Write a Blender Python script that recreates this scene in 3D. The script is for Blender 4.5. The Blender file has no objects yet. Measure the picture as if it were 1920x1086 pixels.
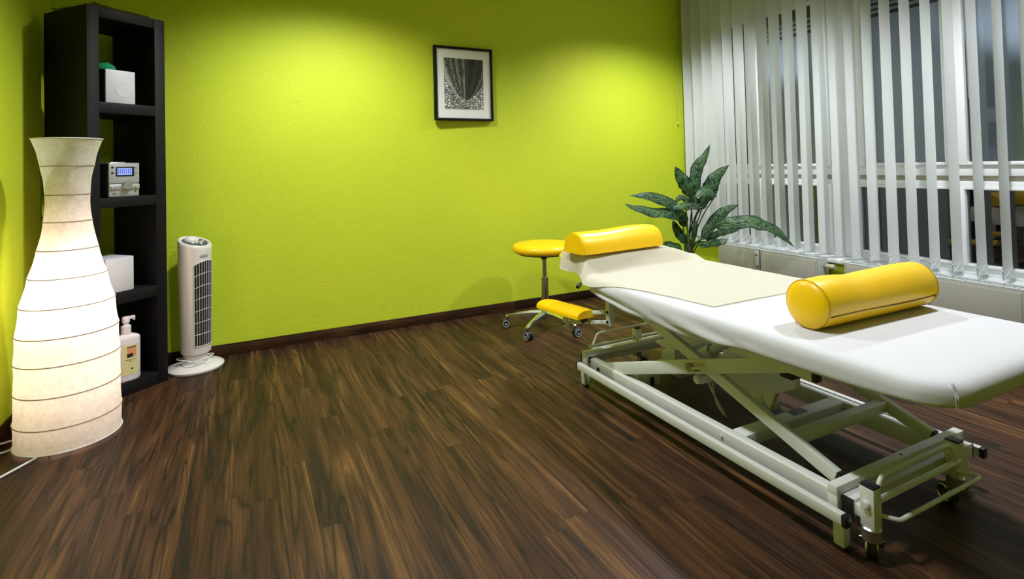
import bpy, bmesh, math, random
from mathutils import Vector, Matrix, noise
random.seed(7)
PI = math.pi
COL = bpy.context.scene.collection
R_ = math.radians

# ------------------------------------------------------------------ materials
def lin(c):
    return tuple(((v/12.92) if v <= .04045 else ((v+.055)/1.055)**2.4) for v in c)
def srgb(r, g, b): return (*lin((r/255, g/255, b/255)), 1)

def mat(name, color, rough=.5, metal=0, spec=.5, bump=0, bscale=100, coat=0, bdist=.002, trans=0):
    m = bpy.data.materials.new(name); m.use_nodes = True
    nt = m.node_tree; b = nt.nodes['Principled BSDF']
    b.inputs['Base Color'].default_value = color if len(color) == 4 else (*color, 1)
    b.inputs['Roughness'].default_value = rough
    b.inputs['Metallic'].default_value = metal
    b.inputs['Specular IOR Level'].default_value = spec
    if coat: b.inputs['Coat Weight'].default_value = coat
    tc = nt.nodes.new('ShaderNodeTexCoord')
    nz = nt.nodes.new('ShaderNodeTexNoise'); nz.inputs['Scale'].default_value = bscale
    nz.inputs['Detail'].default_value = 4
    nt.links.new(tc.outputs['Object'], nz.inputs['Vector'])
    if bump:
        bp = nt.nodes.new('ShaderNodeBump'); bp.inputs['Strength'].default_value = bump
        bp.inputs['Distance'].default_value = bdist
        nt.links.new(nz.outputs['Fac'], bp.inputs['Height'])
        nt.links.new(bp.outputs['Normal'], b.inputs['Normal'])
    else:
        mr = nt.nodes.new('ShaderNodeMapRange')
        mr.inputs['To Min'].default_value = max(0, rough-.04); mr.inputs['To Max'].default_value = min(1, rough+.04)
        nt.links.new(nz.outputs['Fac'], mr.inputs['Value'])
        nt.links.new(mr.outputs['Result'], b.inputs['Roughness'])
    return m

M = {}
M['white_wall'] = mat('white_wall', (.78, .78, .76), .8, bump=.2, bscale=300)
M['ceiling'] = mat('ceiling_paint', (.86, .86, .84), .9, bump=.1, bscale=200)
M['cream'] = mat('powder_coated_white', (.68, .70, .68), .38, bump=.05, bscale=500)
M['blackplastic'] = mat('black_plastic', (.012, .012, .016), .4)
M['rubber'] = mat('dark_rubber', (.02, .02, .024), .55)
M['greyrim'] = mat('grey_plastic', (.32, .34, .36), .4)
M['chrome'] = mat('chrome', (.75, .76, .78), .12, metal=1)
M['steel'] = mat('zinc_steel', (.55, .55, .56), .3, metal=1)
M['yellow'] = mat('yellow_vinyl', (.93, .575, .0), .36, bump=.15, bscale=260, bdist=.001)
M['seam'] = mat('zip_seam', (.22, .15, .02), .6)
M['black'] = mat('black_ash_veneer', (.0055, .0048, .007), .6, spec=.25, bump=.1, bscale=180)
M['fanwhite'] = mat('white_glossy_plastic', (.74, .70, .70), .22)
M['teal'] = mat('dark_teal_panel', (.02, .06, .09), .3)
M['windowwhite'] = mat('window_plastic', (.82, .85, .89), .35)
M['beige'] = mat('beige_gap_shade', (.42, .38, .30), .7)  # beige with the shade of the gap between the rails in its colour
M['radiator'] = mat('radiator_enamel', (.36, .355, .335), .4)
M['radtop'] = mat('radiator_grille_enamel', (.50, .54, .54), .45)
M['slat'] = mat('blind_fabric', (.84, .87, .88), .75, bump=.15, bscale=700, bdist=.0005)
M['cable'] = mat('white_cable', (.75, .75, .75), .45)
M['speaker'] = mat('speaker_white', (.60, .60, .66), .45)
M['speakerdark'] = mat('speaker_dark', (.02, .02, .025), .5)
M['green'] = mat('green_felt', (.0, .26, .10), .9, bump=.5, bscale=400)
M['silver'] = mat('silver_plastic', (.50, .52, .54), .35, metal=.4)
M['display'] = mat('display_blue', (.08, .12, .55), .3)
M['bottle'] = mat('bottle_plastic', (.80, .74, .80), .35)
M['label'] = mat('cream_label', (.72, .66, .34), .5)
M['orange'] = mat('print_orange', (.7, .3, .13), .6)
M['ink'] = mat('black_ink', (.015, .015, .012), .6)
M['inkgrey'] = mat('grey_ink', (.12, .12, .08), .6)
M['mat'] = mat('mount_board', (.86, .88, .88), .8)
M['stem'] = mat('dark_green_stem', (.012, .05, .022), .5)
M['stemlight'] = mat('bright_green_stem', (.08, .20, .03), .5)
M['trunk'] = mat('plant_trunk', (.13, .09, .04), .8, bump=.6, bscale=60)
M['pot'] = mat('plant_pot', (.10, .09, .08), .5)
M['soil'] = mat('soil', (.02, .015, .01), 1, bump=1, bscale=80, bdist=.01)
def film():
    m = bpy.data.materials.new('frosted_film'); m.use_nodes = True
    nt = m.node_tree; L = nt.links
    for n in list(nt.nodes): nt.nodes.remove(n)
    out = nt.nodes.new('ShaderNodeOutputMaterial'); tc = nt.nodes.new('ShaderNodeTexCoord')
    nz = nt.nodes.new('ShaderNodeTexNoise'); nz.inputs['Scale'].default_value = 300
    L.new(tc.outputs['Object'], nz.inputs['Vector'])
    r = nt.nodes.new('ShaderNodeValToRGB'); r.color_ramp.elements[0].color = (.62, .70, .84, 1); r.color_ramp.elements[1].color = (.68, .76, .90, 1)
    L.new(nz.outputs['Fac'], r.inputs['Fac'])
    d = nt.nodes.new('ShaderNodeBsdfDiffuse'); t = nt.nodes.new('ShaderNodeBsdfTranslucent')
    L.new(r.outputs['Color'], d.inputs['Color']); L.new(r.outputs['Color'], t.inputs['Color'])
    mx = nt.nodes.new('ShaderNodeMixShader'); mx.inputs[0].default_value = .35
    L.new(d.outputs[0], mx.inputs[1]); L.new(t.outputs[0], mx.inputs[2]); L.new(mx.outputs[0], out.inputs['Surface'])
    return m
M['film'] = film()
M['filmdark'] = mat('film_dark_band', (.012, .015, .018), .5)
M['straw'] = mat('woven_straw', (.50, .42, .16), .8, bump=.8, bscale=60)
M['alu'] = mat('brushed_alu', (.6, .6, .6), .35, metal=.8)
M['dirtyvalve'] = mat('valve_plastic', (.42, .40, .30), .45)

def wall_green():
    m = bpy.data.materials.new('green_woodchip_wallpaper'); m.use_nodes = True
    nt = m.node_tree; b = nt.nodes['Principled BSDF']; L = nt.links
    tc = nt.nodes.new('ShaderNodeTexCoord')
    n1 = nt.nodes.new('ShaderNodeTexNoise'); n1.inputs['Scale'].default_value = 120; n1.inputs['Detail'].default_value = 3
    n2 = nt.nodes.new('ShaderNodeTexVoronoi'); n2.inputs['Scale'].default_value = 95
    L.new(tc.outputs['Object'], n1.inputs['Vector']); L.new(tc.outputs['Object'], n2.inputs['Vector'])
    mx = nt.nodes.new('ShaderNodeMath'); mx.operation = 'MULTIPLY_ADD'; mx.inputs[1].default_value = -.5
    L.new(n2.outputs['Distance'], mx.inputs[0]); L.new(n1.outputs['Fac'], mx.inputs[2])
    bp = nt.nodes.new('ShaderNodeBump'); bp.inputs['Strength'].default_value = .5; bp.inputs['Distance'].default_value = .003
    L.new(mx.outputs[0], bp.inputs['Height']); L.new(bp.outputs['Normal'], b.inputs['Normal'])
    n3 = nt.nodes.new('ShaderNodeTexNoise'); n3.inputs['Scale'].default_value = 1.5
    L.new(tc.outputs['Object'], n3.inputs['Vector'])
    cr = nt.nodes.new('ShaderNodeValToRGB')
    cr.color_ramp.elements[0].position = .35; cr.color_ramp.elements[0].color = (.575, .70, .034, 1)
    cr.color_ramp.elements[1].position = .65; cr.color_ramp.elements[1].color = (.61, .71, .034, 1)
    L.new(n3.outputs['Fac'], cr.inputs['Fac']); L.new(cr.outputs['Color'], b.inputs['Base Color'])
    b.inputs['Roughness'].default_value = .6
    b.inputs['Specular IOR Level'].default_value = .3
    return m
M['green_wall'] = wall_green()

def wood(name, strip=.10, length=.85, dark=1.0, axis=0, rough=.36):
    """walnut planks: strips along local Y (axis 0) or along X (axis 1)"""
    m = bpy.data.materials.new(name); m.use_nodes = True
    nt = m.node_tree; b = nt.nodes['Principled BSDF']; L = nt.links
    def math_(op, a, c=None, d=None):
        n = nt.nodes.new('ShaderNodeMath'); n.operation = op
        for i, v in enumerate((a, c, d)):
            if v is None: continue
            if isinstance(v, (int, float)): n.inputs[i].default_value = v
            else: L.new(v, n.inputs[i])
        return n.outputs[0]
    geo = nt.nodes.new('ShaderNodeNewGeometry')
    sp = nt.nodes.new('ShaderNodeSeparateXYZ'); L.new(geo.outputs['Position'], sp.inputs[0])
    X, Y = (sp.outputs[0], sp.outputs[1]) if axis == 0 else (sp.outputs[2], sp.outputs[0])
    row = math_('FLOOR', math_('DIVIDE', X, strip))
    w1 = nt.nodes.new('ShaderNodeTexWhiteNoise'); w1.noise_dimensions = '1D'; L.new(row, w1.inputs['W'])
    yo = math_('ADD', math_('DIVIDE', Y, length), math_('MULTIPLY', w1.outputs['Value'], 7.3))
    cell = math_('FLOOR', yo)
    cv = nt.nodes.new('ShaderNodeCombineXYZ'); L.new(row, cv.inputs[0]); L.new(cell, cv.inputs[1])
    w2 = nt.nodes.new('ShaderNodeTexWhiteNoise'); w2.noise_dimensions = '2D'; L.new(cv.outputs[0], w2.inputs['Vector'])
    rnd = w2.outputs['Value']
    # shared wide figure across strips + own offset
    gv = nt.nodes.new('ShaderNodeCombineXYZ')
    L.new(math_('ADD', X, math_('MULTIPLY', rnd, 3.1)), gv.inputs[0])
    L.new(math_('ADD', Y, math_('MULTIPLY', rnd, 9.7)), gv.inputs[1]); L.new(math_('MULTIPLY', rnd, 5), gv.inputs[2])
    def nz(sx, sy, det, dist, rough_=.55):
        mp = nt.nodes.new('ShaderNodeMapping'); mp.inputs['Scale'].default_value = (sx, sy, 1)
        L.new(gv.outputs[0], mp.inputs['Vector'])
        n = nt.nodes.new('ShaderNodeTexNoise'); n.inputs['Scale'].default_value = 1; n.inputs['Detail'].default_value = det
        n.inputs['Distortion'].default_value = dist; n.inputs['Roughness'].default_value = rough_
        L.new(mp.outputs[0], n.inputs['Vector']); return n.outputs['Fac']
    def ramp(f, stops):
        r = nt.nodes.new('ShaderNodeValToRGB'); e = r.color_ramp.elements
        while len(e) < len(stops): e.new(.5)
        for i, (p, c) in enumerate(stops): e[i].position = p; e[i].color = (*c, 1) if len(c) == 3 else c
        L.new(f, r.inputs['Fac']); return r.outputs['Color']
    def mixc(f, a, c, mode='MIX'):
        n = nt.nodes.new('ShaderNodeMix'); n.data_type = 'RGBA'; n.blend_type = mode
        if isinstance(f, (int, float)): n.inputs[0].default_value = f
        else: L.new(f, n.inputs[0])
        for k, v in ((6, a), (7, c)):
            if isinstance(v, tuple): n.inputs[k].default_value = (*v, 1)
            else: L.new(v, n.inputs[k])
        return n.outputs[2]
    d = dark
    broad = nz(15, .9, 4, 1.2)
    col = ramp(broad, [(.31, (.029*d, .0150*d, .0088*d)), (.45, (.066*d, .0295*d, .0155*d)), (.58, (.098*d, .046*d, .0215*d)), (.70, (.185*d, .094*d, .038*d))])
    tint = ramp(rnd, [(0, (.74, .70, .70)), (.45, (.95, .93, .92)), (.8, (1.08, 1.05, 1.0)), (1, (1.32, 1.28, 1.15))])
    col = mixc(1.0, col, tint, 'MULTIPLY')
    # dark veins: thin iso-lines of a stretched distorted noise
    v = nz(6.5, .38, 2.0, 1.3)
    iso = math_('ABSOLUTE', math_('SUBTRACT', math_('FRACT', math_('MULTIPLY', v, 8.0)), .5))
    vein = ramp(iso, [(0, (1, 1, 1)), (.07, (.55, .55, .55)), (.24, (0, 0, 0))])
    vm = nz(3, .5, 2, .5)
    vsel = ramp(vm, [(.36, (.35, .35, .35)), (.52, (1, 1, 1))])
    col = mixc(mixc(1.0, vein, vsel, 'MULTIPLY'), col, (.016*d, .010*d, .007*d))
    fine = ramp(nz(150, 5, 3, .3), [(.3, (.55, .53, .50)), (.7, (1.3, 1.28, 1.25))])
    col = mixc(1.0, col, fine, 'MULTIPLY')
    # joints
    fx = math_('FRACT', math_('DIVIDE', X, strip)); fy = math_('FRACT', yo)
    ex = math_('LESS_THAN', math_('MINIMUM', fx, math_('SUBTRACT', 1, fx)), .006)
    ey = math_('LESS_THAN', math_('MINIMUM', fy, math_('SUBTRACT', 1, fy)), .0009)
    jt = math_('MULTIPLY', math_('MAXIMUM', ex, ey), .45)
    col = mixc(jt, col, (.012, .008, .006))
    L.new(col, b.inputs['Base Color'])
    rr = ramp(broad, [(.3, (rough+.1,)*3), (.7, (rough,)*3)]); L.new(rr, b.inputs['Roughness'])
    bp = nt.nodes.new('ShaderNodeBump'); bp.inputs['Strength'].default_value = .25; bp.inputs['Distance'].default_value = .001
    L.new(nz(260, 60, 3, 0), bp.inputs['Height']); L.new(bp.outputs['Normal'], b.inputs['Normal'])
    b.inputs['Specular IOR Level'].default_value = .2
    return m
M['floor'] = wood('walnut_plank_floor', strip=.095, length=1.15, dark=.82, rough=.42)
M['skirt'] = wood('dark_walnut_skirting', strip=.5, length=2.4, dark=.5, axis=1, rough=.5)

def cloth(name, c, sc=900, st=.25):
    m = mat(name, c, .85, spec=.15, bump=st, bscale=sc, bdist=.001)
    m.node_tree.nodes['Principled BSDF'].inputs['Sheen Weight'].default_value = .15
    return m
M['sheet'] = cloth('white_jersey_sheet', (.60, .61, .655))
M['towel'] = cloth('cream_terry_towel', (.88, .86, .75), 450, .45)

def paper():
    m = bpy.data.materials.new('rice_paper'); m.use_nodes = True
    nt = m.node_tree; L = nt.links
    for n in list(nt.nodes): nt.nodes.remove(n)
    out = nt.nodes.new('ShaderNodeOutputMaterial')
    tc = nt.nodes.new('ShaderNodeTexCoord')
    nz = nt.nodes.new('ShaderNodeTexNoise'); nz.inputs['Scale'].default_value = 38; nz.inputs['Detail'].default_value = 8; nz.inputs['Distortion'].default_value = 1.5
    L.new(tc.outputs['Object'], nz.inputs['Vector'])
    r = nt.nodes.new('ShaderNodeValToRGB'); r.color_ramp.elements[0].position = .3; r.color_ramp.elements[1].position = .6
    r.color_ramp.elements[0].color = (.74, .66, .60, 1); r.color_ramp.elements[1].color = (.84, .79, .75, 1)
    L.new(nz.outputs['Fac'], r.inputs['Fac'])
    bp = nt.nodes.new('ShaderNodeBump'); bp.inputs['Strength'].default_value = .5; bp.inputs['Distance'].default_value = .004
    L.new(nz.outputs['Fac'], bp.inputs['Height'])
    d = nt.nodes.new('ShaderNodeBsdfDiffuse'); t = nt.nodes.new('ShaderNodeBsdfTranslucent')
    mx = nt.nodes.new('ShaderNodeMixShader'); mx.inputs[0].default_value = .40
    L.new(r.outputs['Color'], d.inputs['Color']); L.new(r.outputs['Color'], t.inputs['Color'])
    L.new(bp.outputs['Normal'], d.inputs['Normal'])
    L.new(d.outputs[0], mx.inputs[1]); L.new(t.outputs[0], mx.inputs[2]); L.new(mx.outputs[0], out.inputs['Surface'])
    return m
M['paper'] = paper()
M['rib'] = mat('lamp_wire', (.30, .24, .20), .6)

def emis(name, c, s):
    m = bpy.data.materials.new(name); m.use_nodes = True
    b = m.node_tree.nodes['Principled BSDF']; b.inputs['Base Color'].default_value = (*c, 1)
    b.inputs['Emission Color'].default_value = (*c, 1); b.inputs['Emission Strength'].default_value = s
    return m
M['lampface'] = emis('lamp_lens', (1, .95, .88), 6)
M['bulb'] = emis('bulb_glass', (1, .8, .6), 4)
M['lcd'] = emis('lit_display', (.30, .38, 1.0), .55)

def glass():
    m = bpy.data.materials.new('window_glass'); m.use_nodes = True
    nt = m.node_tree; L = nt.links
    for n in list(nt.nodes): nt.nodes.remove(n)
    out = nt.nodes.new('ShaderNodeOutputMaterial')
    t = nt.nodes.new('ShaderNodeBsdfTransparent'); g = nt.nodes.new('ShaderNodeBsdfGlossy'); g.inputs['Roughness'].default_value = 0.0
    t.inputs['Color'].default_value = (.92, .94, .94, 1)
    f = nt.nodes.new('ShaderNodeFresnel'); f.inputs['IOR'].default_value = 1.55
    mx = nt.nodes.new('ShaderNodeMixShader')
    L.new(f.outputs[0], mx.inputs[0]); L.new(t.outputs[0], mx.inputs[1]); L.new(g.outputs[0], mx.inputs[2]); L.new(mx.outputs[0], out.inputs['Surface'])
    return m
M['glass'] = glass()

def leafmat():
    m = bpy.data.materials.new('variegated_leaf'); m.use_nodes = True
    nt = m.node_tree; b = nt.nodes['Principled BSDF']; L = nt.links
    uv = nt.nodes.new('ShaderNodeUVMap'); uv.uv_map = 'UVMap'
    sp = nt.nodes.new('ShaderNodeSeparateXYZ'); L.new(uv.outputs[0], sp.inputs[0])
    def mt(op, a, c=None):
        n = nt.nodes.new('ShaderNodeMath'); n.operation = op
        for i, v in enumerate((a, c)):
            if v is None: continue
            if isinstance(v, (int, float)): n.inputs[i].default_value = v
            else: L.new(v, n.inputs[i])
        return n.outputs[0]
    av = mt('ABSOLUTE', mt('SUBTRACT', sp.outputs[1], .5))
    ph = mt('SUBTRACT', mt('MULTIPLY', sp.outputs[0], 13), mt('MULTIPLY', av, 8))
    tc = nt.nodes.new('ShaderNodeTexCoord')
    nz = nt.nodes.new('ShaderNodeTexNoise'); nz.inputs['Scale'].default_value = 45; nz.inputs['Detail'].default_value = 2
    L.new(tc.outputs['Object'], nz.inputs['Vector'])
    fr = mt('FRACT', mt('ADD', ph, mt('MULTIPLY', nz.outputs['Fac'], 1.1)))
    st = mt('MULTIPLY', mt('LESS_THAN', fr, .30), mt('GREATER_THAN', nz.outputs['Fac'], .44))
    rim = mt('LESS_THAN', av, .40)
    st = mt('MULTIPLY', st, rim)
    st = mt('MULTIPLY', st, .8)
    n2 = nt.nodes.new('ShaderNodeTexNoise'); n2.inputs['Scale'].default_value = 9
    L.new(tc.outputs['Object'], n2.inputs['Vector'])
    base = nt.nodes.new('ShaderNodeValToRGB'); base.color_ramp.elements[0].position = .3; base.color_ramp.elements[1].position = .7
    base.color_ramp.elements[0].color = (.006, .035, .022, 1); base.color_ramp.elements[1].color = (.015, .085, .04, 1)
    L.new(n2.outputs['Fac'], base.inputs['Fac'])
    mx = nt.nodes.new('ShaderNodeMix'); mx.data_type = 'RGBA'; L.new(st, mx.inputs[0])
    L.new(base.outputs[0], mx.inputs[6]); mx.inputs[7].default_value = (.34, .58, .20, 1)
    L.new(mx.outputs[2], b.inputs['Base Color']); b.inputs['Roughness'].default_value = .5
    return m
M['leaf'] = leafmat()

def picmat():
    m = bpy.data.materials.new('black_and_white_print'); m.use_nodes = True
    nt = m.node_tree; b = nt.nodes['Principled BSDF']
    a = nt.nodes.new('ShaderNodeVertexColor'); a.layer_name = 'print'
    nt.links.new(a.outputs['Color'], b.inputs['Base Color']); b.inputs['Roughness'].default_value = .35
    return m
M['print'] = picmat()

# ------------------------------------------------------------------ mesh helpers
def B(): return bmesh.new()

def obj(name, bm, m, parent=None, local=False, smooth=True, angle=40):
    me = bpy.data.meshes.new(name)
    bmesh.ops.recalc_face_normals(bm, faces=bm.faces[:])
    # walk up to top parent for origin
    top = parent
    while top is not None and top.parent is not None: top = top.parent
    if top is not None and not local:
        bmesh.ops.translate(bm, verts=bm.verts[:], vec=-Vector(top.location))
    bm.to_mesh(me); bm.free()
    if smooth:
        for p in me.polygons: p.use_smooth = True
        me.set_sharp_from_angle(angle=R_(angle))
    me.materials.append(M[m] if isinstance(m, str) else m)
    o = bpy.data.objects.new(name, me); COL.objects.link(o)
    if parent is not None: o.parent = parent
    return o

def objs(name, bm, m, parent=None, **k):
    """link every separate piece of bm as an object of its own"""
    seen = set(); out = []
    bm.verts.ensure_lookup_table()
    for v0 in bm.verts[:]:
        if v0 in seen: continue
        st = [v0]; seen.add(v0); isl = []
        while st:
            v = st.pop(); isl.append(v)
            for e in v.link_edges:
                w = e.other_vert(v)
                if w not in seen: seen.add(w); st.append(w)
        nb = B(); mp = {v: nb.verts.new(v.co) for v in isl}
        for f in {f for v in isl for f in v.link_faces}: nb.faces.new([mp[v] for v in f.verts])
        out.append(obj(name, nb, m, parent, **k))
    bm.free(); return out

def tag(o, label=None, cat=None, group=None, kind=None):
    if label: o['label'] = label
    if cat: o['category'] = cat
    if group: o['group'] = group
    if kind: o['kind'] = kind
    return o

def thing(name, loc, label, cat, rotz=0, group=None):
    o = bpy.data.objects.new(name, None); COL.objects.link(o)
    o.empty_display_size = .05
    o.location = loc; o.rotation_euler = (0, 0, rotz)
    return tag(o, label, cat, group)

def struct(name, bm, m, parent=None, **k):
    o = obj(name, bm, m, parent, **k)
    o['kind'] = 'structure'
    return o

def box(bm, x0, x1, y0, y1, z0, z1, bev=0, mx=None, seg=2):
    r = bmesh.ops.create_cube(bm, size=1)
    vs = r['verts']
    bmesh.ops.scale(bm, vec=(abs(x1-x0), abs(y1-y0), abs(z1-z0)), verts=vs)
    bmesh.ops.translate(bm, vec=((x0+x1)/2, (y0+y1)/2, (z0+z1)/2), verts=vs)
    if bev:
        es = list({e for v in vs for e in v.link_edges})
        rr = bmesh.ops.bevel(bm, geom=es, offset=bev, segments=seg, affect='EDGES', profile=.5)
        vs = list({v for f in rr['faces'] for v in f.verts} | {v for v in vs if v.is_valid})
    if mx is not None: bmesh.ops.transform(bm, matrix=mx, verts=[v for v in vs if v.is_valid])
    return vs

def frame_mx(p, q, up=(0, 0, 1)):
    p = Vector(p); q = Vector(q); z = (q-p).normalized(); u = Vector(up)
    x = u.cross(z)
    if x.length < 1e-5: x = Vector((1, 0, 0)).cross(z)
    x.normalize(); y = z.cross(x)
    return Matrix(((x.x, y.x, z.x, p.x), (x.y, y.y, z.y, p.y), (x.z, y.z, z.z, p.z), (0, 0, 0, 1))), (q-p).length

def beam(bm, p, q, w, h, bev=.002, up=(0, 0, 1)):
    mx, l = frame_mx(p, q, up)
    box(bm, -w/2, w/2, -h/2, h/2, 0, l, bev, mx)

def cyl(bm, p, q, r, seg=20, r2=None, cap=True):
    mx, l = frame_mx(p, q)
    res = bmesh.ops.create_cone(bm, cap_ends=cap, segments=seg, radius1=r, radius2=r if r2 is None else r2, depth=l)
    bmesh.ops.transform(bm, matrix=mx @ Matrix.Translation((0, 0, l/2)), verts=res['verts'])
    return res['verts']

def tube(bm, pts, r, seg=10, closed=False, cap=True):
    pts = [Vector(p) for p in pts]; n = len(pts)
    rs = r if isinstance(r, (list, tuple)) else [r]*n
    rings = []; prev = None
    for i, p in enumerate(pts):
        if closed: t = (pts[(i+1) % n]-pts[i-1]).normalized()
        else: t = (pts[min(i+1, n-1)]-pts[max(i-1, 0)]).normalized()
        if prev is None:
            a = Vector((0, 0, 1)) if abs(t.z) < .9 else Vector((1, 0, 0))
            x = a.cross(t).normalized()
        else:
            x = (prev - t*prev.dot(t)).normalized()
        y = t.cross(x); prev = x
        rings.append([bm.verts.new(p + (x*math.cos(2*PI*k/seg)+y*math.sin(2*PI*k/seg))*rs[i]) for k in range(seg)])
    m = n if closed else n-1
    for i in range(m):
        a, b = rings[i], rings[(i+1) % n]
        for k in range(seg):
            bm.faces.new((a[k], a[(k+1) % seg], b[(k+1) % seg], b[k]))
    if cap and not closed:
        bm.faces.new(rings[0]); bm.faces.new(rings[-1])

def smooth_path(pts, sub=6):
    P = [Vector(p) for p in pts]; out = []
    for i in range(len(P)-1):
        p0, p1, p2, p3 = P[max(i-1, 0)], P[i], P[i+1], P[min(i+2, len(P)-1)]
        for k in range(sub):
            t = k/sub
            out.append(.5*((2*p1)+(p2-p0)*t+(2*p0-5*p1+4*p2-p3)*t*t+(3*p1-p0-3*p2+p3)*t**3))
    out.append(P[-1]); return out

def round_path(pts, r=.02, n=5):
    P = [Vector(p) for p in pts]; out = [P[0]]
    for i in range(1, len(P)-1):
        a = P[i]+(P[i-1]-P[i]).normalized()*r; c = P[i]+(P[i+1]-P[i]).normalized()*r
        for k in range(n+1):
            t = k/n; out.append(a*(1-t)**2+P[i]*2*t*(1-t)+c*t*t)
    out.append(P[-1]); return out

def lathe(bm, prof, c=(0, 0), seg=48, capb=True, capt=True, sx=1, sy=1):
    rings = []
    for r, z in prof:
        rings.append([bm.verts.new((c[0]+r*sx*math.cos(2*PI*k/seg), c[1]+r*sy*math.sin(2*PI*k/seg), z)) for k in range(seg)])
    for a, b in zip(rings, rings[1:]):
        for k in range(seg): bm.faces.new((a[k], a[(k+1) % seg], b[(k+1) % seg], b[k]))
    if capb: bm.faces.new(rings[0])
    if capt: bm.faces.new(rings[-1])
    return rings

def prism(bm, poly, z0, z1, mx=None):
    a = [bm.verts.new((x, y, z0)) for x, y in poly]; b = [bm.verts.new((x, y, z1)) for x, y in poly]
    n = len(poly)
    for k in range(n): bm.faces.new((a[k], a[(k+1) % n], b[(k+1) % n], b[k]))
    bm.faces.new(a); bm.faces.new(b)
    if mx is not None: bmesh.ops.transform(bm, matrix=mx, verts=a+b)

def grid(bm, fn, nu, nv, uvl=None):
    V = [[bm.verts.new(fn(i/nu, j/nv)) for j in range(nv+1)] for i in range(nu+1)]
    for i in range(nu):
        for j in range(nv):
            f = bm.faces.new((V[i][j], V[i+1][j], V[i+1][j+1], V[i][j+1]))
            if uvl is not None:
                for lp, (a, b) in zip(f.loops, ((i, j), (i+1, j), (i+1, j+1), (i, j+1))):
                    lp[uvl].uv = (a/nu, b/nv)
    return V

def text(name, body, size, mx, m, parent, depth=.0002, bold=0):
    cu = bpy.data.curves.new(name, 'FONT'); cu.body = body; cu.size = size; cu.extrude = depth
    cu.offset = bold; cu.align_x = 'LEFT'
    o = bpy.data.objects.new('tmp', cu); COL.objects.link(o)
    bpy.context.view_layer.update()
    dg = bpy.context.evaluated_depsgraph_get()
    me = bpy.data.meshes.new_from_object(o.evaluated_get(dg))
    bpy.data.objects.remove(o)
    bm = B(); bm.from_mesh(me); bpy.data.meshes.remove(me)
    bmesh.ops.transform(bm, matrix=mx, verts=bm.verts[:])
    return obj(name, bm, m, parent, smooth=False)

def face_mx(origin, right, up):
    r = Vector(right).normalized(); u = Vector(up).normalized(); n = r.cross(u); o = Vector(origin)
    return Matrix(((r.x, u.x, n.x, o.x), (r.y, u.y, n.y, o.y), (r.z, u.z, n.z, o.z), (0, 0, 0, 1)))

# ------------------------------------------------------------------ camera (measured)
H = 1.09
cam = bpy.data.cameras.new('camera'); co = bpy.data.objects.new('camera', cam); COL.objects.link(co)
yaw, pitch, roll = 0.457267615, 0.0227588517, -0.0255003268
fw = Vector((math.sin(yaw)*math.cos(pitch), math.cos(yaw)*math.cos(pitch), math.sin(pitch)))
rt = Vector((math.cos(yaw), -math.sin(yaw), 0)); up = rt.cross(fw)
r2 = rt*math.cos(roll)+up*math.sin(roll); u2 = -rt*math.sin(roll)+up*math.cos(roll)
co.matrix_world = Matrix(((r2.x, u2.x, -fw.x, 0), (r2.y, u2.y, -fw.y, 0), (r2.z, u2.z, -fw.z, H), (0, 0, 0, 1)))
cam.sensor_fit = 'HORIZONTAL'; cam.sensor_width = 36; cam.lens = 1020.974/1920*36
cam.shift_y = -(543-284.193)/1920
cam.clip_start = .02
bpy.context.scene.camera = co

# ------------------------------------------------------------------ room
LX, BY, WX, CZ, FY = -.917, 3.688, 3.70, 2.60, -1.6
b = B(); box(b, LX-.1, 3.95, FY-.1, BY+.1, -.08, 0); struct('floor', b, 'floor', smooth=False)
b = B(); box(b, LX-.1, 3.95, FY-.1, BY+.1, CZ, CZ+.08); struct('ceiling', b, 'ceiling', smooth=False)
b = B(); box(b, LX-.1, 3.95, BY, BY+.1, 0, CZ); struct('wall_back', b, 'green_wall', smooth=False)
b = B(); box(b, LX-.1, LX, FY, BY, 0, CZ); struct('wall_left', b, 'green_wall', smooth=False)
b = B(); box(b, LX-.1, 3.95, FY-.1, FY, 0, CZ); struct('wall_front', b, 'green_wall', smooth=False)
b = B(); box(b, 3.56, 3.76, FY, BY, 0, .375)
struct('wall_right', b, 'green_wall', smooth=False)
b = B(); box(b, 3.66, 3.80, 1.01, BY, 2.30, CZ); box(b, 3.66, 3.80, FY, 1.01, .375, CZ)
struct('wall_right', b, 'white_wall', smooth=False)
b = B(); box(b, LX, 3.56, BY-.014, BY, 0, .064, .003); struct('baseboard_back', b, 'skirt')
b = B(); box(b, LX, LX+.014, FY, BY-.014, 0, .064, .003); struct('baseboard_left', b, 'skirt')
b = B(); box(b, 3.515, 3.70, 1.01, BY, .375, .402, .004); struct('trim_1', b, 'windowwhite')

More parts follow.
